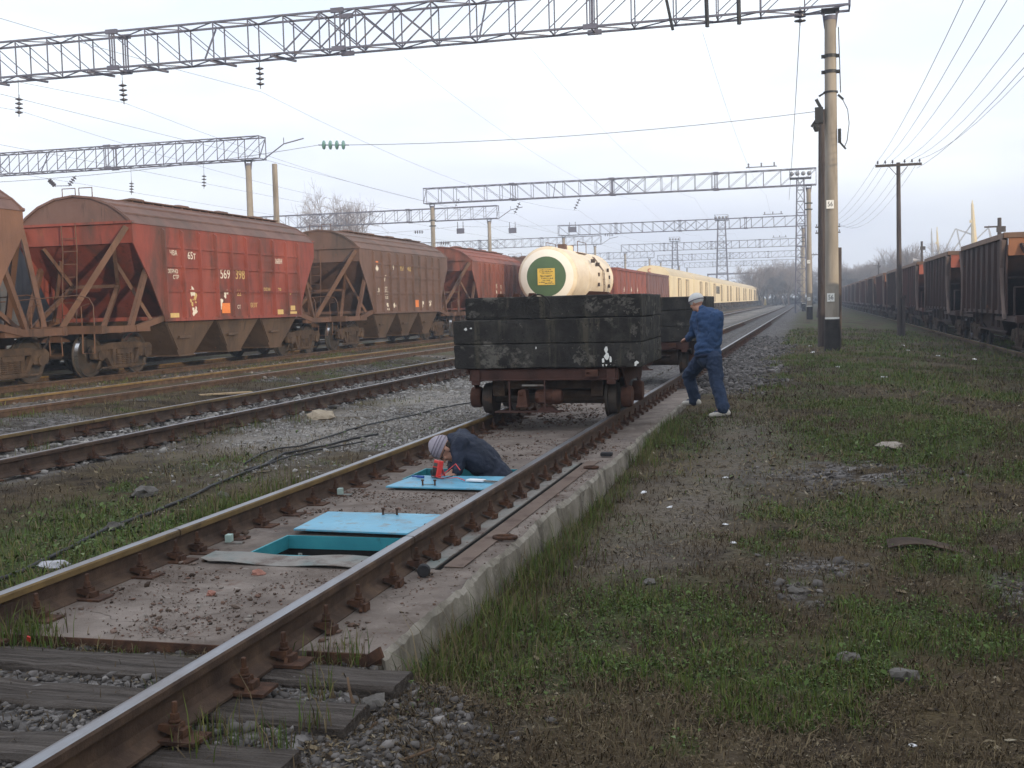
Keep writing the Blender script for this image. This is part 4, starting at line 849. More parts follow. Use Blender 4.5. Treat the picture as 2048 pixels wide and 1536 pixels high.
def open_hopper(label, mb, head, loc, group, zt=3.47, zb=1.28):
    th = thing('open_hopper_wagon', label, 'hopper wagon', loc, 0, group); hw, hl = 1.50, 4.65
    for s_ in (-1, 1):
        b = MB(); b.bx(min(s_*hw, s_*(hw-.05)), max(s_*hw, s_*(hw-.05)), -hl, hl, zb, zt-.06); b.bx(min(s_*(hw-.06), s_*(hw+.06)), max(s_*(hw-.06), s_*(hw+.06)), -hl, hl, zb-.10, zb+.0); b.build('side_wall', mb, th)
        b = MB(); b.hull8([(s_*(hw-.07), -hl-.02, zt-.13), (s_*(hw+.10), -hl-.02, zt-.13), (s_*(hw+.10), hl+.02, zt-.13), (s_*(hw-.07), hl+.02, zt-.13)], [(s_*(hw-.07), -hl-.02, zt+.03), (s_*(hw+.07), -hl-.02, zt+.03), (s_*(hw+.07), hl+.02, zt+.03), (s_*(hw-.07), hl+.02, zt+.03)]); b.build('top_rail', top_m, th)
        for k in range(8):
            yy = -hl+.55+(2*hl-1.1)*k/7; b = MB()
            b.hull8([(s_*hw, yy-.07, zb-.1), (s_*hw, yy+.07, zb-.1), (s_*(hw+.12), yy+.03, zb-.1), (s_*(hw+.12), yy-.03, zb-.1)], [(s_*hw, yy-.07, zt-.14), (s_*hw, yy+.07, zt-.14), (s_*(hw+.07), yy+.03, zt-.14), (s_*(hw+.07), yy-.03, zt-.14)])
            b.build('rib', mb, th)
        for e in (-1, 1):
            b = MB(); b.tube([(s_*(hw+.06), e*(hl-.04), zt-.16), (s_*(hw+.05), e*(hl-.30), zt-.95), (s_*(hw+.05), e*(hl-.22), zb+.5), (s_*(hw+.04), e*(hl+.05), zb-.25)], [.10, .075, .06, .06], 6); b.build('corner_post', m_post, th)
    for e in (-1, 1):
        b = MB(); b.bx(-hw+.06, hw-.06, min(e*hl, e*(hl+.05)), max(e*hl, e*(hl+.05)), zt-.62, zt-.10); b.build('end_header', head, th)
        b = MB(); b.bx(-hw-.07, hw+.07, min(e*(hl-.06), e*(hl+.10)), max(e*(hl-.06), e*(hl+.10)), zt-.115, zt+.035); b.build('top_rail', top_m, th)
        b = MB(); b.hull8([(-hw+.05, e*(hl-.01), zt-.60), (hw-.05, e*(hl-.01), zt-.60), (hw-.05, e*(hl-.06), zt-.60), (-hw+.05, e*(hl-.06), zt-.60)], [(-hw+.05, e*2.6, 1.1), (hw-.05, e*2.6, 1.1), (hw-.05, e*2.55, 1.1), (-hw+.05, e*2.55, 1.1)])
        b.bar((-hw+.05, e*(hl-.45), zb+.95), (hw-.05, e*(hl-.45), zb+.95), .05); b.build('slope_sheet', mb, th)
        b = MB()
        for s_ in (-1, 1): b.bar((s_*1.1, e*(hl+.03), zt-.3), (s_*.25, e*(hl+1.3), 1.1), .10); b.bar((s_*1.42, e*(hl+.9), 1.1), (s_*1.42, e*(hl+.9), 1.95), .05)
        b.bar((-1.42, e*(hl+.9), 1.95), (-.5, e*(hl+.9), 1.95), .04); b.build('end_brace', mb, th)
        b = MB(); b.bx(-1.45, 1.45, min(e*(hl+1.3), e*(hl+1.45)), max(e*(hl+1.3), e*(hl+1.45)), .95, 1.16); b.bx(-1.45, 1.45, min(e*(hl-.6), e*(hl+1.3)), max(e*(hl-.6), e*(hl+1.3)), 1.09, 1.13)
        for s_ in (-1, 1): b.bx(min(s_*1.34, s_*1.46), max(s_*1.34, s_*1.46), min(e*2.4, e*(hl+1.3)), max(e*2.4, e*(hl+1.3)), .98, 1.09); b.tube([(s_*1.40, e*(hl+1.4), 1.0), (s_*1.40, e*(hl+1.42), .5), (s_*1.1, e*(hl+1.42), .5), (s_*1.1, e*(hl+1.4), 1.0)], .02, 5)
        b.build('end_platform', mb, th)
    b = MB(); b.hull8([(-1.4, -2.6, zb), (1.4, -2.6, zb), (1.4, 2.6, zb), (-1.4, 2.6, zb)], [(-1.0, -1.5, .45), (1.0, -1.5, .45), (1.0, 1.5, .45), (-1.0, 1.5, .45)]); b.bx(-.25, .25, -hl-1.3, hl+1.3, .82, 1.08)
    for y in (-2.3, -1.2, 1.2, 2.3): b.bar((-1.35, y, .75), (-1.35, y, 1.2), .09)
    b.lathe([(.17, -.5), (.17, .5)], (-.9, 3.4, .78), 'y', 12); b.bar((-1.2, -3, .62), (-1.2, 3, .62), .05); b.build('underside_hopper', m_gA, th)
    add_couplers(th, 6.78); add_bogies(th, 4.4)
    return th
top_m = m_gtop; m_post = wagon_paint('post_dusty', (.11, .08, .07), (.15, .11, .095), (.19, .14, .12), (.06, .045, .04))
gl_ = gondola('rusty red gondola between the cream tank wagon and a duller gondola', m_gL, m_gL, (-9.51, 68.3+7.0, 0), 'odd gondolas on the left-hand tracks', top=m_gL)
GP = 13.58; G0 = 35.5+4.65
ords = ['nearest dark open hopper of the right-hand train, cut by the picture edge', 'second dark open hopper of the right-hand train, with an orange red header', 'third open hopper of the right-hand train, standing past the telegraph pole', 'fourth open hopper of the right-hand train, right behind the telegraph pole', 'fifth open hopper of the right-hand train, with a small orange header', 'sixth open hopper of the right-hand train, dark red, in thin haze', 'seventh open hopper of the right-hand train, bluish in the haze', 'eighth open hopper of the right-hand train, bluish in the haze']
gp = open_hopper(ords[0], m_gA, m_ghead, (10.12, G0, -.42), 'dark open hoppers in the right-hand train')
def slotmat(root, names, m):
    for ch in root.children:
        if ch.name.split('.')[0] in names:
            ch.material_slots[0].link = 'OBJECT'; ch.material_slots[0].material = m
for k in range(1, 14):
    lab = ords[k] if k < len(ords) else 'tiny far open hopper fading into haze at the end of the right-hand train'
    c = place(gp, (10.12, G0+GP*k, -.42), 0, lab)
    slotmat(c, ('side_wall', 'rib', 'slope_sheet', 'end_platform', 'end_brace'), [m_gB, m_gA, m_gB, m_gA, m_gB, m_gA, m_gB][k % 7])
    if k in (1, 2): slotmat(c, ('end_header',), wagon_paint('header_red_%d' % k, (.30, .085, .055), (.35, .10, .065), (.38, .12, .075), (.2, .07, .05), .5))
for k in range(9):
    c = place(gp, (15.3, G0-GP*1.4+GP*k, -.42), 0, 'dark open hopper of the second row, glimpsed through the gaps of the first', 'second row of open hoppers on the right'); slotmat(c, ('end_header',), m_gB)
c = place(gp, (10.12, G0-GP, -.42), 0, 'unseen dark open hopper added off to the right to cast shade'); slotmat(c, ('side_wall', 'rib'), m_gB)  # unseen wagon, added beyond the view for its shadow
# left side gondolas
for k, (x, y, mb, lab) in enumerate([(0, 0, 0, 0), (-9.51, 68.3+7.0+13.95, m_gD, 'dull purplish gondola in front of the yellow wagons'), (-18.3, 29.0, m_gC, 'grey gondola seen through the gap behind the red hopper'), (-18.3, 15.1, m_gC, 'grey gondola behind the tan hopper at the left edge')]):
    if k == 0: c = gl_
    else: c = place(gl_, (x, y, 0), 0, lab, 'odd gondolas on the left-hand tracks'); slotmat(c, ('side_wall', 'rib', 'end_wall', 'end_beam', 'end_header', 'top_rail'), mb)
for yy in (-3.2, -.2, 2.6):
    b = MB()
    for q in range(4): b.bx(1.487, 1.492, yy-.3+.12*q, yy-.22+.12*q, 2.05+.1*(q % 2), 2.22+.08*(q % 3))
    b.build('marking', m_wmark, gl_)
# tank wagon
def tank_wagon():
    th = thing('tank_wagon', 'cream tank wagon with green end disc and yellow placard', 'tank wagon', (-9.47, 62.0, 0))
    r, L_, zc = 1.50, 5.9, 2.77
    def dome(e): return [(r*math.cos(a), e*(L_-.42+.42*math.sin(a))) for a in [R(6*i) for i in range(16)]]
    pr = dome(-1)[::-1]+[(r, y) for y in np.linspace(-L_+.6, L_-.6, 7)]+dome(1)
    b = MB(); b.lathe([(max(a, .001), h) for a, h in pr], (0, 0, zc), 'y', 48, caps=False); b.build('barrel', m_tank, th, smooth=True)
    for yy in (-L_+.5, -2.0, 2.0, L_-.5):
        b = MB(); b.lathe([(r-.01, -.05), (r+.016, -.05), (r+.016, .05), (r-.01, .05)], (0, yy, zc), 'y', 48, caps=False); b.build('band', m_tank, th, smooth=40)
    def disc(r0, r1, nm, m, off):
        b = MB(); n = 40; ring = []
        for rr in (r0, (r0+r1)/2, r1):
            a = math.acos(min(1, rr/r)); y = -(L_-.42+.42*math.sin(a))-off
            ring.append((rr, y))
        b.lathe(ring, (0, 0, zc), 'y', n, caps=False); b.build(nm, m, th, smooth=True)
    disc(.02, 1.0, 'end_disc', m_tgreen, .012); disc(1.0, 1.36, 'end_ring', m_tcream, .010)
    b = MB(); b.bx(-.42, .46, -L_-.035, -L_-.012, zc-.42, zc+.40); b.build('placard', m_yplac, th)
    b = MB(); yq = -L_-.037
    for z, x0, x1 in [(.33, -.3, .3), (.24, -.33, .36), (.17, -.2, .25), (.04, -.28, .30), (-.01, -.25, .24), (-.10, -.22, .34), (-.19, -.2, .22), (-.28, -.36, -.05), (-.28, .1, .3), (-.35, -.1, .38)]:
        x = x0
        while x < x1:
            ww = random.uniform(.02, .05); b.bx(x, x+ww, yq-.002, yq, zc+z-.025, zc+z+random.uniform(-.005, .03)); x += ww+random.uniform(.008, .03)
    b.build('placard_lettering', m_ink, th)
    b = MB(); b.lathe([(.42, 0), (.42, .22), (.38, .27), (.05, .30)], (0, -1.0, zc+r-.05), 'z', 20); b.build('filling_dome', m_tank, th, smooth=40)
    b = MB()
    for s_ in (-1, 1):
        b.bx(s_*.75-.12, s_*.75+.12, -1.9, .5, zc+r-.22, zc+r-.17); b.tube([(s_*.85, -1.9, zc+r-.2), (s_*.85, -1.9, zc+r+.4), (s_*.85, .5, zc+r+.4), (s_*.85, .5, zc+r-.2)], .02, 5)
    b.bx(-.2, .2, -2.0, -1.55, zc+r-.03, zc+r+.28); b.lathe([(.09, 0), (.09, .34)], (.15, .1, zc+r-.03), 'z', 10); b.lathe([(.07, 0), (.07, .3)], (-.2, .2, zc+r-.03), 'z', 10)
    b.build('roof_platform', m_frame, th)
    b = MB()
    for yy in (1.55, 1.95): b.tube([(1.0, yy, zc+1.2), (1.57, yy, zc+.4), (1.62, yy, zc-.5), (1.5, yy, 1.2)], .022, 5)
    for k in range(8): b.bar((1.62-.0*k, 1.55, 1.5+.3*k if k < 5 else 1.5+.3*k), (1.62, 1.95, 1.5+.3*k), .03) if k < 6 else None
    b.build('ladder', m_frame, th)
    b = MB()
    for yy, zz in ((-.8, .9), (.6, .75), (.6, .2), (.6, -.35), (3.6, .5), (3.9, -.4), (4.0, .1)): b.bx(1.35 if zz > .7 else 1.46, 1.56, yy-.09, yy+.09, zc+zz-.12, zc+zz+.08)
    b.build('lug', m_bogie, th)
    b = MB(); b.bx(-.28, .28, -5.7, 5.7, .86, 1.16)
    for e in (-1, 1):
        b.bx(-1.45, 1.45, min(e*5.55, e*5.75), max(e*5.55, e*5.75), .92, 1.17); b.prism([(-1.2, 1.16), (1.2, 1.16), (1.15, 1.75), (.7, 1.42), (0, 1.3), (-.7, 1.42), (-1.15, 1.75)], e*3.9-.14, e*3.9+.14, 'y')
        for s_ in (-1, 1): b.tube([(s_*1.35, e*5.7, 1.15), (s_*1.35, e*5.7, 1.7), (s_*.6, e*5.7, 1.7)], .02, 5)
    b.build('underframe', m_frame, th)
    add_couplers(th, 6.0); add_bogies(th, 3.9); return th
tank_wagon()
# refrigerated wagons
def reefer(label, y, windows):
    th = thing('refrigerated_wagon', label, 'refrigerated wagon', (-9.51, y, 0), 0, 'yellow refrigerated wagons'); hw, hl = 1.55, 10.2
    rp = [(hw, 3.55), (1.42, 3.85), (1.1, 4.15), (.6, 4.36), (0, 4.43), (-.6, 4.36), (-1.1, 4.15), (-1.42, 3.85), (-hw, 3.55)]
    b = MB(); b.prism([(-hw, 1.05), (hw, 1.05), (hw, 3.54), (-hw, 3.54)], -hl, hl, 'y')
    for s_ in (-1, 1):
        for k in range(11): b.bar((s_*(hw+.004), -hl+.05, 1.25+.21*k), (s_*(hw+.004), hl-.05, 1.25+.21*k), .03, .05)
    for e in (-1, 1):
        for k in range(11): b.bar((-hw+.06, e*(hl+.004), 1.25+.21*k), (hw-.06, e*(hl+.004), 1.25+.21*k), .03, .05)
        b.prism([(x*.995, z-.01) for x, z in rp], min(e*(hl-.06), e*(hl+.0)), max(e*(hl-.06), e*(hl+.0)), 'y')
    b.build('body', m_reef, th)
    b = MB(); b.prism([(x, z) for x, z in rp], -hl+.065, hl-.065, 'y'); b.build('roof', m_reefroof, th)
    for s_ in (-1, 1):
        for yy in ((-6.0, -.4, 6.0) if windows else (-3.2, 3.6)):
            if windows and yy == -.4: continue
            b = MB(); b.bx(min(s_*hw, s_*(hw+.06)), max(s_*hw, s_*(hw+.06)), yy-1.05, yy+1.05, 1.2, 3.3); d = b.build('door', m_reef, th)
            b = MB()
            for q in (-1.06, .0, 1.06): b.bar((s_*(hw+.07), yy+q, 1.2), (s_*(hw+.07), yy+q, 3.3), .045)
            b.bar((s_*(hw+.05), yy-1.1, 3.36), (s_*(hw+.05), yy+1.1, 3.36), .06); b.build('door_rail', m_frame, d)
    if windows:
        for s_ in (-1, 1):
            for yy in (-2.6, -1.2, 0, 1.2, 2.4):
                b = MB(); b.bx(min(s_*hw, s_*(hw+.03)), max(s_*hw, s_*(hw+.03)), yy-.36, yy+.36, 2.2, 3.15); b.build('window', m_glass, th)
    for s_ in (-.62, .0):
        b = MB(); pts = [(-.02+s_+.24*math.cos(R(a)), -hl-.03, 4.0+.15*math.sin(R(a))) for a in range(90, 271, 30)]
        if s_ == 0: b.tube(pts, .028, 6); b.build('emblem', m_reefred, th)
    b = MB(); b.bx(-.3, .3, -hl, hl, .8, 1.045)
    for k in range(5): b.bx(-1.4, 1.4, -5.2+2.4*k, -3.9+2.4*k, .55, 1.0) if k % 2 == 0 else None
    b.build('underframe', m_bogie, th)
    add_couplers(th, hl+.42); add_bogies(th, 7.6); return th
YP = 21.2; Y0 = 96.3+10.2
r1 = reefer('yellow refrigerated wagon nearest the gondolas, showing its whole end', Y0, False)
place(r1, (-9.51, Y0+YP, 0), 0, 'second yellow refrigerated wagon, coupled to the one showing its end')
r3 = reefer('third yellow wagon of the row, the one with a line of windows', Y0+2*YP, True)
nm = ['fourth yellow wagon of the row, right after the one with windows', 'fifth yellow wagon of the row, pale in the haze']
for k in range(3, 9):
    place(r1, (-9.51, Y0+k*YP, 0), 0, nm[k-3] if k < 5 else 'small hazy yellow wagon at the far end of the yellow row')
# unseen closed wagons, added beside and behind the camera to shade the foreground
for k in range(3):
    c = place(r1, (10.12, G0-GP-6.8-.4-10.7-YP*k, -.42), 0, 'unseen closed wagon added beside the camera to shade the tracks', 'unseen closed wagons added for shade')
# ------------------------------------------------------------------ weight trolleys and their blocks
def trolley(label, Y):
    th = thing('weight_trolley', label, 'trolley', (0, Y, 0), 0, 'weight trolleys on the nearest track')
    b = MB(); hw = .93
    for y in (.06, 1.86): b.bx(-hw, hw, y, y+.05, .46, .59); b.bx(-hw, hw, y-.03, y+.08, .452, .468)
    for x in (-hw, hw-.05): b.bx(x, x+.05, .11, 1.86, .46, .59)
    for k in range(4): b.bx(-hw+.05, hw-.05, .4+.4*k, .46+.4*k, .48, .58)
    b.bx(-1.0, 1.02, .10, 1.9, .590, .606)
    for x in (-hw+.03, hw-.14): b.bx(x, x+.11, .035, .058, .40, .59)
    b.build('frame', m_cart, th, bevel=.005)
    b = MB(); b.bx(-.62, .62, .34, 1.62, .33, .45); b.bx(-.70, -.55, .3, 1.66, .24, .45); b.bx(.55, .70, .3, 1.66, .24, .45); b.build('undercarriage', m_bogie, th)
    for s_ in (-1, 1):
        b = MB(); b.prism([(.12, .592), (1.86, .592), (1.75, .40), (1.55, .30), (1.35, .40), (.65, .40), (.50, .30), (.38, .38)], s_*.955, s_*.975, 'x'); b.build('side_plate', m_cart, th)
        for ax in (.52, 1.45):
            b = MB(); b.lathe([(.05, -.06), (.165, -.06), (.19, -.05), (.20, .0), (.20, .045), (.235, .055), (.235, .085), (.06, .085)], (0, 0, 0), 'x', 28)
            if s_ > 0: b.v = [(-x, y, z) for x, y, z in b.v]
            b.build('wheel', m_wheel, th, loc=(s_*.80, ax, .20), smooth=35)
            b = MB(); b.lathe([(.04, 0), (.125, 0), (.135, .02), (.135, .10), (.12, .13), (.03, .13)], (s_*.90 if s_ > 0 else -1.03, ax, .215), 'x', 18); b.build('axle_box', m_motor, th, smooth=35)
    for ax in (.52, 1.45):
        b = MB(); b.lathe([(.06, -.72), (.06, .72)], (0, ax, .20), 'x', 12); b.build('axle', m_wheel, th)
    b = MB(); b.lathe([(.045, -.35), (.09, -.33), (.09, .33), (.045, .35)], (.42, .52, .22), 'x', 16); b.build('drive_tube', m_bogie, th)
    b = MB(); b.lathe([(.03, -.17), (.075, -.16), (.082, -.14), (.082, .06), (.094, .07), (.094, .13), (.07, .165), (.02, .17)], (.06, .12, .245), 'x', 18)
    for k in range(8): a = k*.785; b.bar((-.08, .12+.085*math.cos(a), .245+.085*math.sin(a)), (.10, .12+.085*math.cos(a), .245+.085*math.sin(a)), .012)
    b.bx(-.05, .04, .02, .06, .19, .29); b.build('motor', m_motor, th, smooth=35)
    b = MB(); b.prism([(-.085, .14), (-.06, .33), (.0, .345), (.035, .33), (.055, .14)], .04, .20, 'y'); b.bx(-.055, .0, .03, .05, .27, .31); b.bx(-.09, .06, .03, .2, .12, .15)
    b.v = [(x-.25, y, z) for x, y, z in b.v]; b.build('gearbox', m_motor, th, bevel=.008)
    b = MB(); b.bx(-.60, .22, .0, .22, .062, .075); b.bar((-.42, .05, .46), (-.42, .05, .07), .022); b.bar((.03, .02, .46), (.03, .02, .10), .016); b.prism([(-.08, .075), (.16, .075), (.10, .13), (-.02, .13)], .06, .18, 'y')
    b.build('motor_platform', m_cart, th)
    b = MB(); b.bx(-.25, .02, .005, .02, .385, .405); b.build('pale_strip', m_plate, th)
    for y0 in (-.06, 1.92):
        b = MB(); b.bx(.55, .70, y0 if y0 < 0 else y0-.0, y0+.1, .50, .58); b.bar((.58, y0, .54), (.58, y0+.1, .54), .03); b.build('hook_plate', m_motor, th)
    return th
def block(label, x0, x1, y0, y1, z0, z1, extras=None, grp='black concrete test weight blocks stacked on the trolleys'):
    th = thing('weight_block', label, 'weight block', ((x0+x1)/2, (y0+y1)/2, z0), R(float(RS.normal(0, .35))), grp)
    hx, hy, h = (x1-x0)/2, (y1-y0)/2, z1-z0; b = MB(); secs = []
    for i, z in enumerate([.0, .010, .04, h*.5, h-.04, h-.010, h]):
        ins = .011 if i in (0, 6) else .001 if i in (1, 5) else 0
        ring = []
        nn = 14
        for k in range(nn): ring.append((-hx+ins+2*(hx-ins)*k/nn, -hy+ins))
        for k in range(6): ring.append((hx-ins, -hy+ins+2*(hy-ins)*k/6))
        for k in range(nn): ring.append((hx-ins-2*(hx-ins)*k/nn, hy-ins))
        for k in range(6): ring.append((-hx+ins, hy-ins-2*(hy-ins)*k/6))
        secs.append([(x+float(RS.normal(0, .0035)), y+float(RS.normal(0, .0035)), z+float(RS.normal(0, .0018))) for x, y in ring])
    b.loft(secs); b.build('block_body', m_block, th, smooth=20)
    if extras: extras(th, hx, hy, h)
    return th
def worn(th, hx, hy, h, spots):
    for (x, z, rx, rz_, m) in spots:
        b = MB(); n = 16
        pts = [(x+rx*math.cos(i*6.283/n)*random.uniform(.55, 1.2), z+rz_*math.sin(i*6.283/n)*random.uniform(.55, 1.2)) for i in range(n)]
        b.prism(pts, -hy-.004, -hy+.004, 'y'); b.build('worn_patch', m, th)
CYF = 13.60
trolley('nearer trolley with rusty motor under its black blocks', CYF)
def ex_top(th, hx, hy, h):
    b = MB(); b.lathe([(.145, -.004), (.155, -.010), (.165, -.004)], (-.17, -hy+.002, h*.5), 'y', 28, caps=False); b.lathe([(.07, -.003), (.08, -.007), (.09, -.003)], (-.17, -hy+.002, h*.55), 'y', 24, caps=False); b.build('cast_ring', m_block, th)
    for x in (-.72, -.52, -.32): 
        b = MB(); b.prism([(x-.05, h-.005), (x-.035, h+.045), (x+.035, h+.045), (x+.05, h-.005)], -.1, .0, 'y'); b.build('lifting_lug', m_motor, th, bevel=.006)
    b = MB(); b.prism([(.35, h-.005), (.40, h+.05), (.62, h+.035), (.66, h-.005)], -.05, .12, 'y'); b.build('lifting_lug', m_motor, th, bevel=.006)
def side_worn(th, hx, hy, h, n):
    for _ in range(n):
        y, z, ry, rz_ = random.uniform(-hy*.8, hy*.8), random.uniform(.05, h-.05), random.uniform(.05, .2), random.uniform(.03, .09); k = 14
        b = MB(); b.prism([(max(-hy+.01, min(hy-.01, y+ry*math.cos(i*6.283/k)*random.uniform(.4, 1.3))), max(.01, min(h-.012, z+rz_*math.sin(i*6.283/k)*random.uniform(.4, 1.3)))) for i in range(k)], hx-.004, hx+.0035, 'x'); b.build('worn_patch', m_blockedge, th)
def ex_top2(th, hx, hy, h):
    ex_top(th, hx, hy, h); side_worn(th, hx, hy, h, 4)
    worn(th, hx, hy, h, [(.50, .14, .13, .12, m_blockedge), (.84, .19, .20, .07, m_blockedge), (.98, .08, .11, .06, m_blockedge), (-.98, .06, .10, .05, m_blockedge)])
block('front block of the top layer on the nearer trolley, with a cast ring', -.97, 1.225, 13.70, 14.46, 1.205, 1.475, ex_top2)
def ex_bot(th, hx, hy, h):
    side_worn(th, hx, hy, h, 5); worn(th, hx, hy, h, [(.42, .14, .09, .11, m_blockedge), (1.02, .14, .07, .06, m_blockedge)])
    for (px, pz, sx, sz) in [(.735, .21, .022, .045), (.745, .13, .032, .05), (.70, .07, .018, .06), (.79, .09, .014, .055), (.74, .035, .012, .02), (1.10, .05, .03, .022), (1.09, .025, .02, .015), (-.12, .245, .008, .02)]:
        b = MB(); pts = [(px+sx*math.cos(i*.785)*random.uniform(.6, 1.2), pz+sz*math.sin(i*.785)*random.uniform(.6, 1.2)) for i in range(8)]
        b.prism(pts, -hy-.005, -hy+.004, 'y'); b.build('white_splash', m_white, th)
block('front block of the bottom layer on the nearer trolley, with a white paint splash', -1.10, 1.215, 13.60, 14.45, .606, .898, ex_bot)
block('front block of the middle layer on the nearer trolley', -1.105, 1.215, 13.605, 14.455, .903, 1.198, lambda th, hx, hy, h: (side_worn(th, hx, hy, h, 4), worn(th, hx, hy, h, [(1.09, .15, .05, .10, m_blockedge), (-1.0, .19, .02, .02, m_white), (-.93, .2, .015, .012, m_white)])))
block('back block of the top layer on the nearer trolley', -.97, 1.225, 14.49, 15.50, 1.205, 1.47, lambda *a: side_worn(*a, 4))
block('back block of the middle layer on the nearer trolley', -1.10, 1.215, 14.48, 15.52, .903, 1.198, lambda *a: side_worn(*a, 4))
block('back block of the bottom layer on the nearer trolley', -1.10, 1.215, 14.48, 15.53, .606, .898, lambda *a: side_worn(*a, 4))
C2 = 22.05
trolley('farther trolley, the one the man in blue reaches towards', C2)
for nm, z0, z1, q in (('bottom', .606, .898, 0), ('middle', .903, 1.198, 0), ('top', 1.205, 1.455, .03)):
    block('front block of the %s layer on the farther trolley' % nm, -1.1+q, 1.30-q, C2, C2+.9, z0, z1)
    block('back block of the %s layer on the farther trolley' % nm, -1.1+q, 1.30-q, C2+.92, C2+1.95, z0, z1)
# ------------------------------------------------------------------ people
def capsule(b, p, q, r0, r1=None, n=14):
    r1 = r0 if r1 is None else r1; p = V(p); q = V(q); d = (q-p)
    d = d.normalized() if d.length > 1e-6 else V((0, 0, 1)); pts = []; rs = []
    for a in (80, 55, 28): pts.append(p-d*r0*math.sin(R(a))); rs.append(r0*math.cos(R(a)))
    pts += [p, q]; rs += [r0, r1]
    for a in (28, 55, 80): pts.append(q+d*r1*math.sin(R(a))); rs.append(r1*math.cos(R(a)))
    b.tube(pts, rs, n)
def ellip(b, c, rad, axis=(0, 0, 1), front=(0, 1, 0), n=18):
    """rad along (side, front, axis)"""
    az = V(axis).normalized(); fy = V(front); fy = (fy-az*fy.dot(az)).normalized(); sx = fy.cross(az); c = V(c); vs = []; k = 11
    for i in range(k):
        t = math.pi*(i+.35)/(k-.3)-math.pi/2
        for j in range(n):
            a = 2*math.pi*j/n; vs.append(c+sx*(rad[0]*math.cos(t)*math.cos(a))+fy*(rad[1]*math.cos(t)*math.sin(a))+az*(rad[2]*math.sin(t)))
    b.add(vs, [(i*n+j, i*n+(j+1) % n, (i+1)*n+(j+1) % n, (i+1)*n+j) for i in range(k-1) for j in range(n)]+[tuple(range(n-1, -1, -1)), tuple(range((k-1)*n, k*n))])
def blob(b, name, mat, parent, voxel=.012, sm_=3, wr=0):
    o = b.build(name, mat, parent); m = o.modifiers.new('remesh', 'REMESH'); m.mode = 'VOXEL'; m.voxel_size = voxel; m.use_smooth_shade = True
    if sm_: s_ = o.modifiers.new('smooth', 'SMOOTH'); s_.iterations = sm_; s_.factor = .5
    if wr:
        t = bpy.data.textures.new(name+'_folds', 'CLOUDS'); t.noise_scale = .07; t.noise_depth = 2
        d = o.modifiers.new('folds', 'DISPLACE'); d.texture = t; d.strength = wr; d.mid_level = .5; d.texture_coords = 'GLOBAL'
    return o
def hand(b, wrist, d, palm_n, side, s=1.0, curl=.6):
    """palm and five bent fingers; d = direction of the fingers, palm_n = out of the palm, side = +1/-1 for the thumb's side"""
    d = V(d).normalized(); pn = V(palm_n); pn = (pn-d*pn.dot(d)).normalized(); sd = d.cross(pn)*side; w_ = V(wrist)
    for k in (-1, 0, 1): capsule(b, w_+sd*k*.014*s, w_+d*.085*s+sd*k*.026*s, .017*s, .014*s, 8)
    for k, ln in zip((-1.5, -.5, .5, 1.5), (.062, .074, .08, .07)):
        p0 = w_+d*.088*s+sd*k*.0195*s; a = curl*.6; p1 = p0+(d*math.cos(a)+pn*math.sin(a))*ln*.45*s; a = curl*1.5
        p2 = p1+(d*math.cos(a)+pn*math.sin(a))*ln*.33*s; a = curl*2.2; p3 = p2+(d*math.cos(a)+pn*math.sin(a))*ln*.25*s
        for u, v_, r_ in ((p0, p1, .0095), (p1, p2, .0088), (p2, p3, .008)): capsule(b, u, v_, r_*s, r_*.93*s, 7)
    t0 = w_+d*.03*s+sd*.03*s; t1 = t0+(d*.6+sd*.75+pn*.2)*.042*s; t2 = t1+(d*.85+sd*.3+pn*.35)*.036*s
    capsule(b, t0, t1, .013*s, .011*s, 8); capsule(b, t1, t2, .0105*s, .009*s, 8)
def head(b, c, up, fr, s=1.0):
    up = V(up).normalized(); fr = V(fr); fr = (fr-up*fr.dot(up)).normalized(); sd = fr.cross(up); c = V(c)
    P = lambda f, u, x=0: c+fr*f*s+up*u*s+sd*x*s
    ellip(b, P(-.005, .025), (.076*s, .098*s, .098*s), up, fr); ellip(b, P(.022, -.045), (.058*s, .068*s, .075*s), up, fr)
    ellip(b, P(.062, -.092), (.026*s, .024*s, .022*s), up, fr)                       # chin
    capsule(b, P(.090, .012), P(.108, -.026), .008*s, .0135*s, 8); 
    for q in (-1, 1): ellip(b, P(.100, -.030, q*.011), (.009*s, .010*s, .008*s), up, fr, 8); ellip(b, P(.072, -.028, q*.04), (.022*s, .018*s, .022*s), up, fr, 10)
    capsule(b, P(.082, .022, -.045), P(.082, .022, .045), .010*s, .010*s, 8)             # brow
    capsule(b, P(.083, -.058, -.018), P(.083, -.058, .018), .0065*s, .0065*s, 8); capsule(b, P(.080, -.070, -.014), P(.080, -.070, .014), .007*s, .007*s, 8)
    for q in (-1, 1): ellip(b, P(-.006, -.008, q*.078), (.009*s, .020*s, .033*s), up+sd*q*.2, fr, 10)
    return P
def eyes(P, th, s=1.0):
    for q in (-1, 1):
        b = MB(); ellip(b, P(.080, .004, q*.031), (.012*s, .008*s, .0075*s), (0, 0, 1), (1, 0, 0), 10); b.build('eye', m_ink, th, smooth=True)
sv = survey
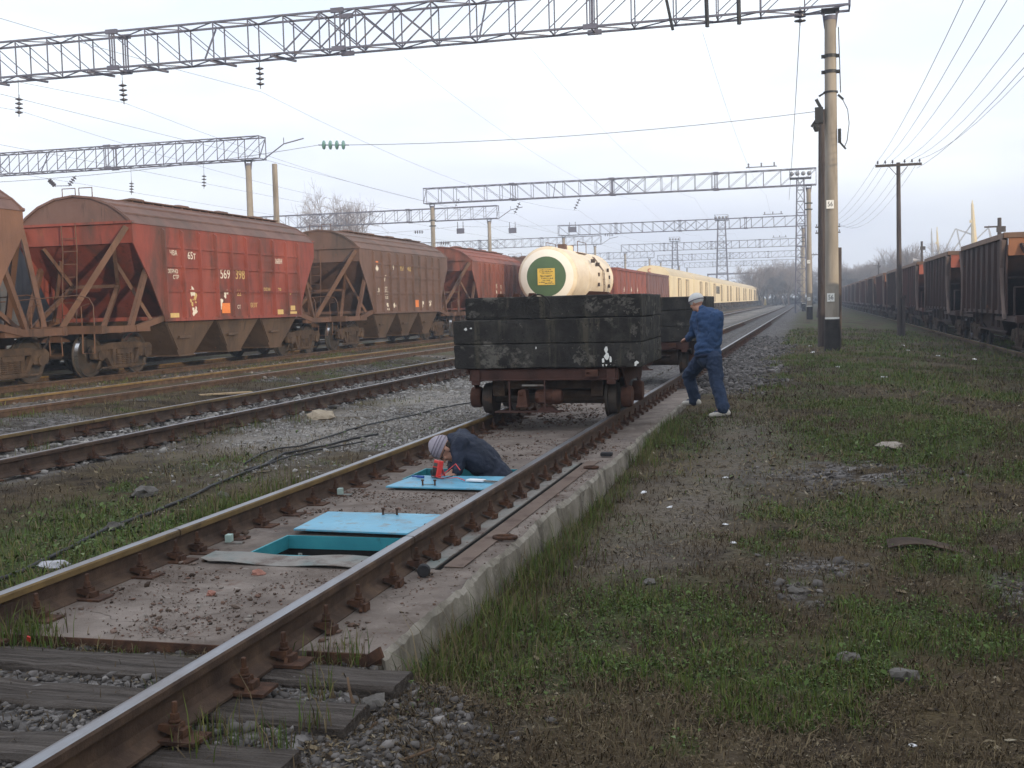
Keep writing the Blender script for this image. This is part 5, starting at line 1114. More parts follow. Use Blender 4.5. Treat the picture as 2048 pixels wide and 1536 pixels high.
# --- the man in blue, stepping onto the kerb
pe = thing('person', 'man in blue jacket and white knit cap stepping onto the kerb', 'person', (1.7, 16.7, -.22))
base_inv = Matrix.Translation((-1.7, -16.7, .22))
def P_(b, *a, **k): o = blob(b, *a, **k); o.matrix_parent_inverse = base_inv; return o
hipL, hipR = sv(1405, 716, 16.78), sv(1428, 717, 16.58)
knL, anL = sv(1377, 752, 16.98), sv(1389, 799, 17.02); knR, anR = sv(1433, 764, 16.48), sv(1446, 817, 16.28)
shL, shR = sv(1393, 634, 16.96), sv(1432, 633, 16.66); nk = sv(1405, 619, 16.84); hd = sv(1393, 606, 16.92)
elL, haL = sv(1386, 667, 17.06), sv(1375, 677, 17.22); elR, haR = sv(1438, 668, 16.72), sv(1420, 688, 17.06)
pel = (hipL+hipR)/2; ches = sv(1418, 652, 16.78); fwd = V((-.74, .67, 0))
b = MB(); HF = V((-.80, .50, -.42)); HU = V((-.26, .22, .94))
Ph = head(b, hd, HU, HF, 1.0); capsule(b, nk-V((0, 0, .03)), hd-HU*.06, .058, .055)
capsule(b, pel, ches, .09, .09); capsule(b, shL.lerp(shR, .15), shL.lerp(shR, .85), .035); capsule(b, nk-V((0, 0, .04)), ches, .055, .07)
for a, c, e, r in ((shL, elL, haL, 0), (shR, elR, haR, 0)): capsule(b, a, c, .045, .038); capsule(b, c, e, .036, .026)
hand(b, haL, haL-elL+V((-.05, .02, .05)), V((0, .4, -1)), 1, 1.0, .5); hand(b, haR, haR-elR, V((-.5, 0, -.6)), -1, 1.0, .6)
for a, c, e in ((hipL, knL, anL), (hipR, knR, anR)): capsule(b, a, c, .07, .05); capsule(b, c, e, .047, .034); capsule(b, pel, a, .1, .08); capsule(b, e, e+V((0, 0, -.03))+fwd*.10, .032, .028)
P_(b, 'body', m_skin, pe, voxel=.0075, sm_=2)
b = MB(); UP = (nk-pel).normalized()
ellip(b, ches+UP*.03-fwd*.02, (.215, .145, .25), UP, fwd); ellip(b, pel+UP*.10, (.195, .145, .16), UP, fwd); capsule(b, shL-V((0, 0, .025)), shR-V((0, 0, .025)), .085, .085); ellip(b, (ches+pel)/2+UP*.02, (.195, .14, .20), UP, fwd)
capsule(b, nk-UP*.04, nk+UP*.0, .085, .07); ellip(b, pel+UP*.07, (.205, .155, .10), UP, fwd); ellip(b, ches.lerp(nk, .45)-fwd*.035, (.215, .125, .14), UP, fwd); ellip(b, pel+UP*.075, (.225, .175, .06), UP, fwd); ellip(b, pel+UP*.15, (.21, .165, .12), UP, fwd)
capsule(b, shR-fwd*.02, pel.lerp(ches, .5)+(shR-shL).normalized()*.08, .10, .13); capsule(b, shL-fwd*.02, pel.lerp(ches, .5)-(shR-shL).normalized()*.06, .10, .12); capsule(b, shL, elL, .082, .068); capsule(b, elL, elL.lerp(haL, .9), .066, .052); capsule(b, shR, elR, .074, .062); capsule(b, elR, elR.lerp(haR, .9), .060, .050)
P_(b, 'jacket', m_jack, pe, voxel=.011, sm_=6, wr=.042)
b = MB(); ellip(b, pel+UP*.02, (.215, .165, .045), UP, fwd); P_(b, 'jacket_hem', m_hip, pe, voxel=.011, sm_=2)
b = MB(); ellip(b, pel-V((0, 0, .02)), (.175, .135, .13), (0, 0, 1), fwd)
for a, c, e in ((hipL, knL, anL), (hipR, knR, anR)): capsule(b, a, c, .118, .098); capsule(b, c, e+V((0, 0, .03)), .096, .085); capsule(b, e+V((0, 0, .04)), e+V((0, 0, -.005)), .088, .085)
P_(b, 'trousers', m_trou, pe, voxel=.011, sm_=4, wr=.036)
for e, dr, zz in ((anL, V((-.90, .30, -.04)), -.172), (anR, V((-.80, -.05, -.10)), -.262)):
    dr.normalize(); b = MB(); a0 = V((e.x, e.y, zz+.05)); 
    capsule(b, a0-dr*.06, a0+dr*.10, .046, .042); capsule(b, a0+dr*.10, a0+dr*.17-V((0, 0, .008)), .04, .033); capsule(b, a0-dr*.05+V((0, 0, .0)), a0-dr*.04+V((0, 0, .06)), .044, .04)
    P_(b, 'shoe', m_shoe, pe, voxel=.009, sm_=2)
    b = MB(); 
    for k in range(3): capsule(b, a0+dr*(.03+.03*k)+V((0, 0, .030)), a0+dr*(.05+.03*k)+V((0, 0, .032)), .026, .022)
    P_(b, 'shoe_trim', m_shoed, pe, voxel=.009, sm_=1)
b = MB(); ellip(b, hd+HU*.052-HF.normalized()*.008, (.103, .119, .096), HU, HF); P_(b, 'knit_cap', m_hatw, pe, voxel=.009, sm_=2)
b = MB(); sd = HF.cross(HU).normalized(); HFn = (HF-HU*HF.dot(HU)).normalized(); ring = [hd+HU*.030-HFn*.006+sd*.1035*math.cos(i*.2618)+HFn*.119*math.sin(i*.2618) for i in range(25)]
b.tube(ring, .007, 6); b.build('cap_stripe', m_hatd, pe, smooth=True).matrix_parent_inverse = base_inv
for o_ in (eyes,): pass
for q in (-1, 1):
    b = MB(); ellip(b, Ph(.080, .004, q*.031), (.012, .008, .0075), HU, HF, 10); b.build('eye', m_ink, pe, smooth=True).matrix_parent_inverse = base_inv
# --- the man bending over in the pit
p1 = thing('person', 'man in dark jacket and striped grey knit cap bending out of the pit', 'person', (.2, 10.1, -1.40))
inv1 = Matrix.Translation((-.2, -10.1, 1.40))
def Q_(b, *a, **k): o = blob(b, *a, **k); o.matrix_parent_inverse = inv1; return o
pel = sv(1003, 968, 10.12); sN = sv(922, 888, 9.94); sF = sv(925, 876, 10.26); nk = sv(913, 887, 10.08); hd = sv(893, 899, 10.04)
elN = sv(919, 921, 9.90); haN = sv(914, 946, 9.84); elF = sv(912, 918, 10.26); haF = sv(905, 944, 9.95)
mid = sv(958, 915, 10.10)
HU = (sv(868, 888, 10.02)-hd).normalized(); HF = V((-.42, -.22, -.88))
b = MB(); Ph = head(b, hd, HU, HF, 1.0); capsule(b, nk, hd-HU*.055, .06, .056); capsule(b, pel, mid, .08, .08); capsule(b, mid, nk, .08, .05); capsule(b, sN, sF, .035)
for a, c, e in ((sN, elN, haN), (sF, elF, haF)): capsule(b, a, c, .045, .038); capsule(b, c, e, .035, .026)
hand(b, haN, V((-.6, -.1, -.25)), V((0, .1, -1)), -1, 1.0, .55); hand(b, haF, V((-.5, -.5, -.3)), V((0, 0, -1)), 1, 1.0, .7)
for q in (-.09, .09):
    h_ = pel+V((-.02, q, -.03)); k_ = V((h_.x-.14, h_.y+q*.3, h_.z-.47)); a_ = V((h_.x-.05, h_.y+q*.3, -1.33))
    capsule(b, pel, h_, .1, .09); capsule(b, h_, k_, .08, .055); capsule(b, k_, a_, .05, .036); capsule(b, a_+V((0, 0, -.03)), a_+V((-.14, 0, -.035)), .034, .03)
Q_(b, 'body', m_skin, p1, voxel=.0075, sm_=2)
b = MB(); ax = (nk-pel).normalized(); dn = V((-.5, 0, -.85))
ellip(b, mid+V((.0, 0, .0)), (.225, .15, .28), ax, dn); ellip(b, pel.lerp(mid, .25), (.20, .15, .22), ax, dn); ellip(b, mid.lerp(nk, .55)+V((0, 0, .012)), (.225, .135, .16), ax, dn); capsule(b, sN, sF, .088, .09); capsule(b, nk-ax*.02, nk+ax*.035, .086, .08)
for a, c, e in ((sN, elN, haN), (sF, elF, haF)): capsule(b, a, c, .085, .068); capsule(b, c, c.lerp(e, .85), .066, .052)
Q_(b, 'jacket', m_dkjack, p1, voxel=.011, sm_=4, wr=.035)
b = MB(); ellip(b, pel, (.16, .12, .13), ax, dn)
for q in (-.09, .09):
    h_ = pel+V((-.02, q, -.03)); k_ = V((h_.x-.14, h_.y+q*.3, h_.z-.47)); a_ = V((h_.x-.05, h_.y+q*.3, -1.31)); capsule(b, h_, k_, .095, .075); capsule(b, k_, a_, .073, .062)
Q_(b, 'trousers', m_hip, p1, voxel=.013, sm_=3)
b = MB(); HFn = (HF-HU*HF.dot(HU)).normalized(); sd = HFn.cross(HU).normalized()
# ribbed cap: crown drawn to a blunt point
secs = []
for i, (h, r) in enumerate([(-.002, .098), (.02, .103), (.05, .10), (.085, .088), (.115, .066), (.138, .036), (.148, .010)]):
    secs.append([hd+HU*(h+.028)+sd*(r*.93*math.cos(k*6.2832/36)*(1+.02*(k % 2)))+HFn*(r*1.08*math.sin(k*6.2832/36)*(1+.02*(k % 2))) for k in range(36)])
b.loft(secs); b.build('knit_cap', m_hatg, p1, smooth=60).matrix_parent_inverse = inv1
for h, r in ((.035, .104), (.065, .099), (.09, .0885)):
    b = MB(); b.tube([hd+HU*(h+.022)+sd*(r*.95*math.cos(k*.2618))+HFn*(r*1.10*math.sin(k*.2618)) for k in range(25)], .0055, 5); b.build('cap_stripe', m_hats, p1, smooth=True).matrix_parent_inverse = inv1
b = MB(); ellip(b, hd-HU*.01-HFn*.03, (.078, .07, .075), HU, HF); b.build('hair', m_hair, p1, smooth=True).matrix_parent_inverse = inv1
b = MB()
for q in (-1, 1): b.tube([Ph(-.01, .008, q*.082), Ph(.06, .008, q*.080), Ph(.098, .004, q*.058)], .0035, 5); b.tube([Ph(.10, .004+.016*math.sin(k*.7), q*.031+.022*math.cos(k*.7)) for k in range(10)], .003, 5)
b.build('glasses', m_ink, p1).matrix_parent_inverse = inv1
for q in (-1, 1):
    b = MB(); ellip(b, Ph(.080, .004, q*.031), (.012, .008, .0075), HU, HF, 10); b.build('eye', m_ink, p1, smooth=True).matrix_parent_inverse = inv1
# meter, leads and tools on the cover
CT = TOP+.043
th = thing('multimeter', 'red handheld meter propped up on the blue hatch cover', 'meter', (-.075, 9.66, CT), -.75)
rot = Euler((R(-14), 0, 0)).to_matrix()
b = MB(); b.box(rot @ V((0, 0, .075)), (.095, .052, .15), 0, rot); b.build('case', m_redpl, th, bevel=.008)
b = MB(); b.box(rot @ V((0, -.0275, .108)), (.066, .004, .032), 0, rot); b.build('screen', m_lcd, th)
b = MB(); b.box(rot @ V((-.0, -.0275, .045)), (.070, .004, .075), 0, rot); b.lathe([(.024, -.028), (.024, -.02)], (0, -.017, .046), 'y', 16); b.build('dial', m_ink, th)
b = MB(); b.bar((.0, .03, .13), (.0, .085, .003), .05, .006); b.build('stand', m_redpl, th)
for nm, m, pts in (('test_lead', m_redpl, [(.04, -.01, .012), (.10, .0, .02), (.16, .06, .09), (.20, .09, .13), (.26, .10, .08)]), ('test_lead', m_redpl, [(.03, -.02, .01), (.12, -.02, .006), (.2, .03, .01), (.27, .06, .02), (.33, .08, .008), (.40, .06, .008)]), ('test_lead', m_ink, [(-.03, -.03, .01), (.02, -.05, .005), (.10, -.05, .006), (.16, -.02, .006), (.22, .05, .03)])):
    b = MB(); b.tube(pts, .0042, 6); o = b.build(nm, m, th)
b = MB(); b.tube([(-.23, 9.60, CT+.012), (-.16, 9.57, CT+.012)], .012, 8); b.tube([(-.29, 9.635, CT+.009), (-.23, 9.60, CT+.012)], .007, 8)
tag(b.build('screwdriver', M('blue_grip', [(.02, .06, .25), (.03, .09, .32)], 9, .4, 0, 0)), 'small blue handled screwdriver on the hatch cover', 'screwdriver')
b = MB(); b.prism([(.27, 9.43), (.43, 9.40), (.445, 9.46), (.29, 9.50)], CT+.001, CT+.018, 'z'); tag(b.build('paper_note', m_paper, bevel=.003), 'folded white paper lying on the blue hatch cover', 'paper')
b = MB(); b.prism([(.41, 9.43), (.54, 9.39), (.55, 9.42), (.42, 9.46)], CT+.002, CT+.012, 'z'); tag(b.build('ruler', m_plate), 'grey flat strip lying beside the white paper', 'strip')
# ------------------------------------------------------------------ gantries, poles, wires
def truss_bm(x0, x1, h=1.22, w_=.80, pan=1.30):
    b = MB(); n = max(2, round((x1-x0)/pan)); xs = [x0+(x1-x0)*i/n for i in range(n+1)]; c = .062
    for y in (-w_/2, w_/2):
        for z in (0, h): b.bx(x0-.02, x1+.02, y-c/2, y+c/2, z-c/2, z+c/2)
        for i, x in enumerate(xs):
            b.bar((x, y, c/2), (x, y, h-c/2), .036)
            if i < n:
                a = (xs[i], xs[i+1]) if i < n*.42 else (xs[i+1], xs[i]) if i > n*.58 else None
                if a: b.bar((a[0], y, h-.06), (a[1], y, .06), .026)
                else: b.bar((xs[i], y, h-.06), (xs[i+1], y+.004, .06), .04); b.bar((xs[i+1], y, h-.06), (xs[i], y-.004, .06), .04)
    for z in (0, h):
        for i, x in enumerate(xs):
            b.bar((x, -w_/2, z), (x, w_/2, z), .04)
            if i < n: b.bar((x, -w_/2 if i % 2 else w_/2, z), (xs[i+1], w_/2 if i % 2 else -w_/2, z), .034)
    for t in (.24, .5, .76):
        x = x0+(x1-x0)*t
        for y in (-w_/2, w_/2):
            for q in (-.09, .09): b.bar((x+q, y, 0), (x+q, y, h), .04)
            for z in (0, h): b.bx(x-.22, x+.22, y-.045, y+.045, z-.075, z+.075)
    for x in (x0, x0+.35*(x1-x0), x0+.65*(x1-x0), x1): b.bar((x, -w_/2, .05), (x, w_/2, h-.05), .045)
    return b
ZB = 9.87
def mast_parts(th, x, zg, zt, number=None, tar=True, r0=.205, r1=.165, bands=True):
    b = MB(); b.lathe([(r0, zg+.02), (r0*.98, zg+1.5), (r1, zt-.32)], (x, 0, 0), 'z', 24); b.build('mast', m_conc_pole, th, smooth=40)
    if tar:
        b = MB(); b.lathe([(r0+.035, zg-.3), (r0+.03, zg+.6), (r0+.012, zg+1.02)], (x, 0, 0), 'z', 24); b.build('tarred_foot', m_tar, th, smooth=40)
        b = MB(); b.lathe([(r0+.006, zg+1.02), (r0+.006, zg+1.075)], (x, 0, 0), 'z', 24); b.build('foot_band', m_white, th, smooth=40)
    b = MB(); b.bx(x-.26, x+.26, -.36, .36, zt-.06, zt-.045)
    for s_ in (-1, 1): b.bar((x+s_*.14, 0, zt-.55), (x+s_*.2, 0, zt-.06), .07)
    b.lathe([(r1+.015, zt-.33), (r1+.015, zt-.20)], (x, 0, 0), 'z', 20); b.build('mast_cap', m_truss, th)
    if bands:
        for z in (zt-1.42, zt-1.88):
            b = MB(); b.lathe([(r1+.02, z), (r1+.02, z+.10)], (x, 0, 0), 'z', 20); b.bx(x-r1-.10, x+r1+.10, -.06, .06, z+.005, z+.095); b.build('band', m_ink, th)
    for z, txt in (number or []):
        b = MB(); b.box((x-.04, -r0*.98-.016, z), (.215, .012, .25)); pl = b.build('number_plate', m_white, th)
        o = text_part(txt, .20, (x-.04, -r0*.98-.0235, z), pl, m_ink, 'digits', (math.pi/2, 0, 0), .78)
GR = [(36, 3.84, -27.0), (90.5, 3.25, -26.6), (141, 2.65, -26.2), (194, 2.2, -26.7), (243, 1.93, -26.75), (297, 1.75, -26.7)]
GL = [(59.4, -27.1, -66), (109, -26.9, -64), (165, -26.6, -62), (222, -26.3, -62), (275, -26.3, -62)]
lab = ['nearest lattice gantry, crossing the top of the picture, on the mast numbered 56', 'second lattice gantry over the yard, behind the tank wagon', 'third lattice gantry over the yard, seen below the second one', 'fourth lattice gantry over the yard', 'fifth lattice gantry over the yard, pale and distant', 'farthest and faintest lattice gantry over the yard']
for k, (y, xr, xl) in enumerate(GR):
    th = thing('lattice_gantry', lab[k], 'gantry', (0, y, 0), 0, 'lattice gantries across the yard'); zg = -.30
    truss_bm(xl-.6, xr+.55).build('truss', m_truss, th, loc=(0, 0, ZB))
    mast_parts(th, xr, zg, ZB, [(4.13, '56'), (1.37, '56')] if k == 0 else [(4.1, '54'), (1.3, '54')] if k == 1 else None)
    mast_parts(th, xl, -.25, ZB, None)
    if k in (1, 2, 3):
        b = MB(); b.bx(xr-4.6, xr-2.3, -.5, -.42, 1.45, 1.52)
        for q in (-4.4, -3.45, -2.5): b.lathe([(.03, 1.5), (.07, 1.6), (.03, 1.64), (.07, 1.72), (.03, 1.8)], (xr+q, -.46, 0), 'z', 8)
        b.build('insulator_beam', m_wire, th, loc=(0, 0, ZB))
    if k == 0:
        for q, tilt in ((-1.0, .25), (.25, .03), (1.2, .02)):
            b = MB(); b.bar((q, -.4, ZB+.95), (q+tilt, -.42, ZB-.32), .10, .08); b.build('hanger_arm', m_ink, th)
        for q in (-25.2, -23.6, -20.9, -18.8, -16.2, -14.0):
            b = MB(); b.bar((q, -.45, ZB-.05), (q+.55, .35, ZB-.12), .07); b.build('hanger_arm', m_truss, th)
        b = MB(); b.lathe([(.21, 7.42), (.21, 7.47)], (3.84, 0, 0), 'z', 20); b.bar((3.5, -.1, 7.33), (3.66, -.1, 7.42), .05); b.build('wire_clamp', m_ink, th)
        b = MB(); b.bx(3.38, 3.62, -.22, .05, 6.55, 7.0); b.bar((3.42, -.1, 7.25), (3.6, -.1, 6.9), .09); b.lathe([(.05, 6.3), (.1, 6.42), (.05, 6.54)], (3.42, -.1, 0), 'z', 8); b.bar((3.40, -.1, 6.62), (3.28, -.1, 6.45), .07); b.build('switch_box', m_ink, th)
        b = MB(); b.bx(4.04, 4.13, -.12, .05, 5.95, 6.35); b.bar((4.06, -.05, 6.0), (4.26, -.05, 5.75), .05); b.bar((4.05, -.05, 7.35), (4.2, -.05, 7.2), .06); b.tube([(4.18, -.05, 7.2), (4.32, -.05, 6.9), (4.36, -.05, 6.5), (4.3, -.05, 6.0), (4.22, -.05, 5.8)], .012, 5); b.tube([(4.07, -.14, 9.3), (4.1, -.14, 8.2), (4.12, -.12, 7.4)], .015, 5); b.build('cable_bracket', m_ink, th)
lab = ['nearest gantry over the far left tracks, ending on a concrete mast above the hoppers', 'second gantry over the far left tracks, passing before the bare tree', 'third gantry over the far left tracks, ending right of the tank wagon', 'fourth gantry over the far left tracks', 'faintest gantry over the far left tracks']
for k, (y, xr, xl) in enumerate(GL):
    th = thing('lattice_gantry', lab[k], 'gantry', (0, y, 0), 0, 'lattice gantries over the far left tracks')
    truss_bm(xl, xr+.9).build('truss', m_truss, th, loc=(0, 0, ZB)); mast_parts(th, xr, -.25, ZB, None, bands=False); mast_parts(th, xl+.6, -.25, ZB, None, bands=False)
    if k < 3:
        b = MB(); b.tube([(xr+1.0, 0, ZB), (xr+2.2, 0, ZB+.75), (xr+3.4, 0, ZB+.98)], .035, 5); b.bar((xr+2.2, 0, ZB+.75), (xr+2.2, 0, ZB+1.1), .03); b.build('cantilever_arm', m_truss, th)
# loose concrete post left of the first far-left mast
p = sv(549, 328, 64); b = MB(); b.lathe([(.20, -.3), (.16, p.z)], (p.x, 64, 0), 'z', 20); tag(b.build('concrete_post', m_conc_pole, smooth=40), 'plain concrete post standing alone above the red hopper roof', 'post')
# dark timber pole beside mast 56
b = MB(); b.tube([(3.60, 38.6, -.35), (3.64, 38.6, 7.35)], [.17, .13], 12); tag(b.build('timber_pole', m_tarwood, smooth=40), 'dark timber pole half hidden behind the concrete mast numbered 56', 'pole')
b = MB(); b.tube([(3.98, 37.2, -.32), (4.02, 37.2, 2.9)], [.16, .14], 12); tag(b.build('timber_post', m_tarwood, smooth=40), 'short dark timber post just right of mast 56', 'post')
# telegraph poles
def tpole(label, x, y, zg, zt, arms, prop=None):
    th = thing('telegraph_pole', label, 'telegraph pole', (x, y, zg), 0, 'telegraph poles'); H = zt-zg
    b = MB(); b.tube([(.03, 0, -.1), (0, 0, H*.5), (-.02, 0, H)], [.125, .105, .085], 12); b.build('pole', m_tarwood, th, smooth=40)
    for z in arms:
        b = MB(); b.bx(-1.0, .96, -.16, -.07, H+z-.055, H+z+.055); b.bar((-.42, -.09, H+z-.05), (-.04, -.09, H+z-.5), .025); b.bar((.38, -.09, H+z-.05), (0, -.09, H+z-.5), .025); b.build('crossarm', m_tarwood, th)
        for q in (-.9, -.58, -.27, .24, .55, .87):
            b = MB(); b.lathe([(.012, .05), (.012, .12)], (q, -.115, H+z), 'z', 6); b.lathe([(.03, .10), (.042, .13), (.03, .17), (.036, .20), (.02, .23)], (q, -.115, H+z), 'z', 10); b.build('insulator', m_ins, th)
    if prop: b = MB(); b.tube([prop[0], prop[1]], .09, 8); b.build('prop', m_tarwood, th)
    return th
tpole('tall telegraph pole with one crossarm standing before the right-hand train', 7.1, 54.5, -.45, 7.28, (-.12,))
b = MB(); b.bx(7.22, 7.34, 54.2, 54.3, -.6, 1.25); b.bx(7.17, 7.36, 54.15, 54.3, 1.25, 1.38); tag(b.build('stub_post', m_tarwood), 'short grey stub post at the foot of the telegraph pole', 'post')
tpole('distant telegraph pole with two crossarms behind mast 56', 4.75, 97, -.4, 7.2, (-.15, -.62), ((-.9, -1.5, .2), (-.1, 0, 5.0)))
tpole('telegraph pole just out of view beside the camera', 6.55, -3, -.4, 7.3, (-.12,))
tpole('small hazy telegraph pole beyond the double crossarm pole', 3.6, 150, -.4, 6.9, (-.15,))
def wire(label, pts, r=.009, sag=0, cat='wire', group=None, m=None, name='wire'):
    out = []
    for (p, q) in zip(pts[:-1], pts[1:]):
        p, q = V(p), V(q); n = 12
        for i in range(n+(1 if q == V(pts[-1]) else 0)):
            t = i/n; v = p.lerp(q, t); v.z -= sag*4*t*(1-t); out.append(v)
    b = MB(); b.tube(out, r, 4); o = b.build(name, m or m_wire, smooth=True); return tag(o, label, cat, group)
wl = ['leftmost', 'second from the left', 'third from the left', 'third from the right', 'second from the right', 'rightmost']
for k, q in enumerate((-.9, -.58, -.27, .24, .55, .87)):
    wire('telegraph wire on the %s insulator of the tall telegraph pole' % wl[k], [(6.55+q, -3.1, 7.4), (7.1+q, 54.4, 7.38), (4.75+q, 96.9, 7.25)], .0075, .75+.12*k, group='telegraph wires on the right', name='telegraph_wire')
wire('lowest telegraph wire, tied below the crossarm of the tall telegraph pole', [(7.3, -3.1, 7.2), (7.85, 54.4, 6.98)], .009, 1.0, group='telegraph wires on the right', name='telegraph_wire')
def insulator(p, q, label, n=4, group='insulator strings in the overhead line', m=None, r=.135):
    p, q = V(p), V(q); d = (q-p); Ln = d.length; th = thing('insulator_string', label, 'insulator', p, 0, group); th.rotation_euler = d.to_track_quat('Z', 'Y').to_euler()
    b = MB(); b.tube([(0, 0, -.10), (0, 0, Ln+.06)], .018, 6); b.build('rod', m_wire, th)
    for k in range(n):
        z = Ln*(k+.35)/n; b = MB(); b.lathe([(.03, z-.05), (.045, z-.03), (r, z), (r, z+.02), (.05, z+.05), (.03, z+.06)], (0, 0, 0), 'z', 14); b.build('disc', m or m_ins, th, smooth=50)
    return th
ipx = [((38, 195), (38, 230), 36), ((245, 167), (248, 205), 36), ((519, 133), (521, 174), 36), ((408, 350), (408, 375), 59.4), ((263, 365), (263, 387), 59.4)]
il = ['leftmost insulator string under the nearest gantry, near the picture edge', 'middle insulator string under the nearest gantry', 'right-hand insulator string under the nearest gantry, highest of the three', 'right insulator string under the gantry above the red hopper', 'left insulator string under the gantry above the red hopper']
for (a, c, Y), l in zip(ipx, il):
    A, B = sv(*a, Y), sv(*c, Y); insulator(A, B, l); b = MB(); b.bar(A, (A.x, Y, ZB), .014); tag(b.build('hanger_wire', m_wire), 'thin drop wire holding the '+l[:60].split(' under')[0]+(' by the picture edge' if a[0] == 38 else ' over the hopper' if Y > 40 else ' of the nearest gantry'), 'wire')
A, B, D = sv(98, 360, 59.4), sv(122, 373, 59.4), sv(150, 354, 59.4)
insulator(sv(98, 360, 59.4), sv(110, 372, 59.4), 'left arm of the V-shaped insulator pair above the hoppers'); insulator(sv(150, 354, 59.4), sv(138, 371, 59.4), 'right arm of the V-shaped insulator pair above the hoppers')
b = MB(); b.bar(sv(108, 372, 59.4), sv(140, 371.5, 59.4), .04); tag(b.build('spreader_bar', m_wire), 'short bar joining the V-shaped insulator pair', 'bar')
A, B = sv(1600, 20, 35.4), sv(1600, 47, 35.4); insulator((A.x, 35.4, A.z), (B.x, 35.4, B.z), 'insulator string under the nearest gantry beside mast 56', 3, r=.17)
wire('thin wire slanting down from the insulator beside mast 56', [(B.x, 35.4, B.z), tuple(sv(1578, 400, 88))], .012, .3)
a, c = sv(1648, 221, 36), sv(692, 290, 36); wire('cross wire from mast 56 to the pale glass insulator', [tuple(a), tuple(c)], .009, .22)
insulator(c, sv(640, 290, 36), 'pale green horizontal insulator string hanging alone in the sky', 4, m=m_insg, r=.15)
wire('cross wire running left from the pale glass insulator', [tuple(sv(638, 290, 36)), (-27, 36, 6.3)], .008, .2)
# overhead line along the tracks
for k, (x, l) in enumerate([(-14.6, 'right-hand'), (-19.83, 'middle'), (-24.03, 'left-hand')]):
    z0 = 8.75
    wire('%s carrier wire of the overhead line above the hopper tracks' % l, [(x, -25, z0), (x, 36, z0), (x+.2, 90.5, z0), (x+.2, 141, z0), (x, 194, z0)], .006, .85, group='overhead line wires', name='carrier_wire')
    wire('%s contact wire of the overhead line above the hopper tracks' % l, [(x+.3, -25, 6.5), (x, 36, 6.5), (x+.3, 90.5, 6.5), (x, 194, 6.5)], .005, .08, group='overhead line wires', name='contact_wire')
for k, (x, l) in enumerate([(-9.5, 'tank wagon track'), (-5.3, 'bright railed track'), (0.1, 'nearest track')]):
    wire('carrier wire of the overhead line above the %s' % l, [(x, 36, 9.5), (x, 90.5, 9.3), (x, 141, 9.3), (x, 194, 9.3)], .005, .9, group='overhead line wires', name='carrier_wire')
for k, (px, py, Y, l) in enumerate([(1034, 413, 90.5, 'slanting insulator string left of the second gantry crossing'), (1154, 405, 90.5, 'slanting insulator string above the tank wagon'), (913, 405, 109, 'slanting insulator string on the second far left gantry')]):
    insulator(sv(px+5, py-7, Y), sv(px-5, py+14, Y), l, 4, r=.15)
for k, (px, py, Y) in enumerate([(890, 486, 109), (1218, 470, 141), (838, 464, 109)]):
    insulator(sv(px-9, py, Y), sv(px+9, py, Y), ['small horizontal insulator string left of the tank wagon', 'small horizontal insulator string right of the tank wagon', 'tiny insulator string above the dark brown hopper'][k], 4, r=.17)
for k, (px, py, Y) in enumerate([(921, 462, 109), (1025, 461, 120), (1145, 459, 140.4)]):
    p = sv(px, py, Y); b = MB(); sc = Y/109; b.bx(p.x-.38*sc, p.x+.38*sc, Y-.05, Y+.05, p.z-.26*sc, p.z+.26*sc); b.bx(p.x-.30*sc, p.x-.26*sc, Y-.06, Y+.06, p.z+.26*sc, p.z+.9); b.bx(p.x+.26*sc, p.x+.30*sc, Y-.06, Y+.06, p.z+.26*sc, p.z+.9)
    tag(b.build('hanging_board', m_truss), ['dark hanging board above the brownish red hopper', 'dark hanging board just left above the tank wagon', 'dark board on the left end of the third gantry'][k], 'board')
wire('cable carrying the hanging boards across the yard', [tuple(sv(700, 470, 109)), tuple(sv(921, 452, 109)), tuple(sv(1025, 452, 120)), tuple(sv(1145, 448, 140))], .01, .1)
# lattice floodlight masts
def lattice(label, x, y, h, w0=.9):
    th = thing('floodlight_mast', label, 'floodlight mast', (x, y, -.3), 0, 'lattice floodlight masts'); b = MB(); n = 12
    P4 = lambda t: [V((sx*(w0*(1-.45*t))/2, sy*(w0*(1-.45*t))/2, h*t)) for sx, sy in ((-1, -1), (1, -1), (1, 1), (-1, 1))]
    for i in range(n):
        A, B = P4(i/n), P4((i+1)/n)
        for j in range(4): b.bar(A[j], B[j], .10); b.bar(A[j], B[(j+1) % 4], .05); b.bar(B[j], B[(j+1) % 4], .05)
    b.build('lattice_tower', m_truss, th)
    b = MB(); b.bx(-1.1, 1.1, -.9, .9, h, h+.08)
    for q in (-1.1, 1.1): b.bar((q, -.9, h+.9), (q, .9, h+.9), .05); b.bar((q, -.9, h), (q, -.9, h+.9), .05); b.bar((q, .9, h), (q, .9, h+.9), .05)
    b.bar((-1.1, -.9, h+.9), (1.1, -.9, h+.9), .05); b.build('lamp_platform', m_truss, th)
    for q in (-.9, -.3, .3, .9):
        b = MB(); b.lathe([(.06, -.3), (.16, -.22), (.24, .05), (.24, .1)], (q, -.95, h+.45), 'y', 10); b.build('lamp', m_lamp, th)
lattice('lattice floodlight mast standing among the gantries beyond the yellow wagons', -11.0, 200, 15.2, 2.2)
lattice('lattice floodlight mast close behind the second gantry', 2.45, 128, 14.4, 1.3)
lattice('distant lattice floodlight mast left of the yellow wagons', -24.5, 250, 14.5, 1.8)
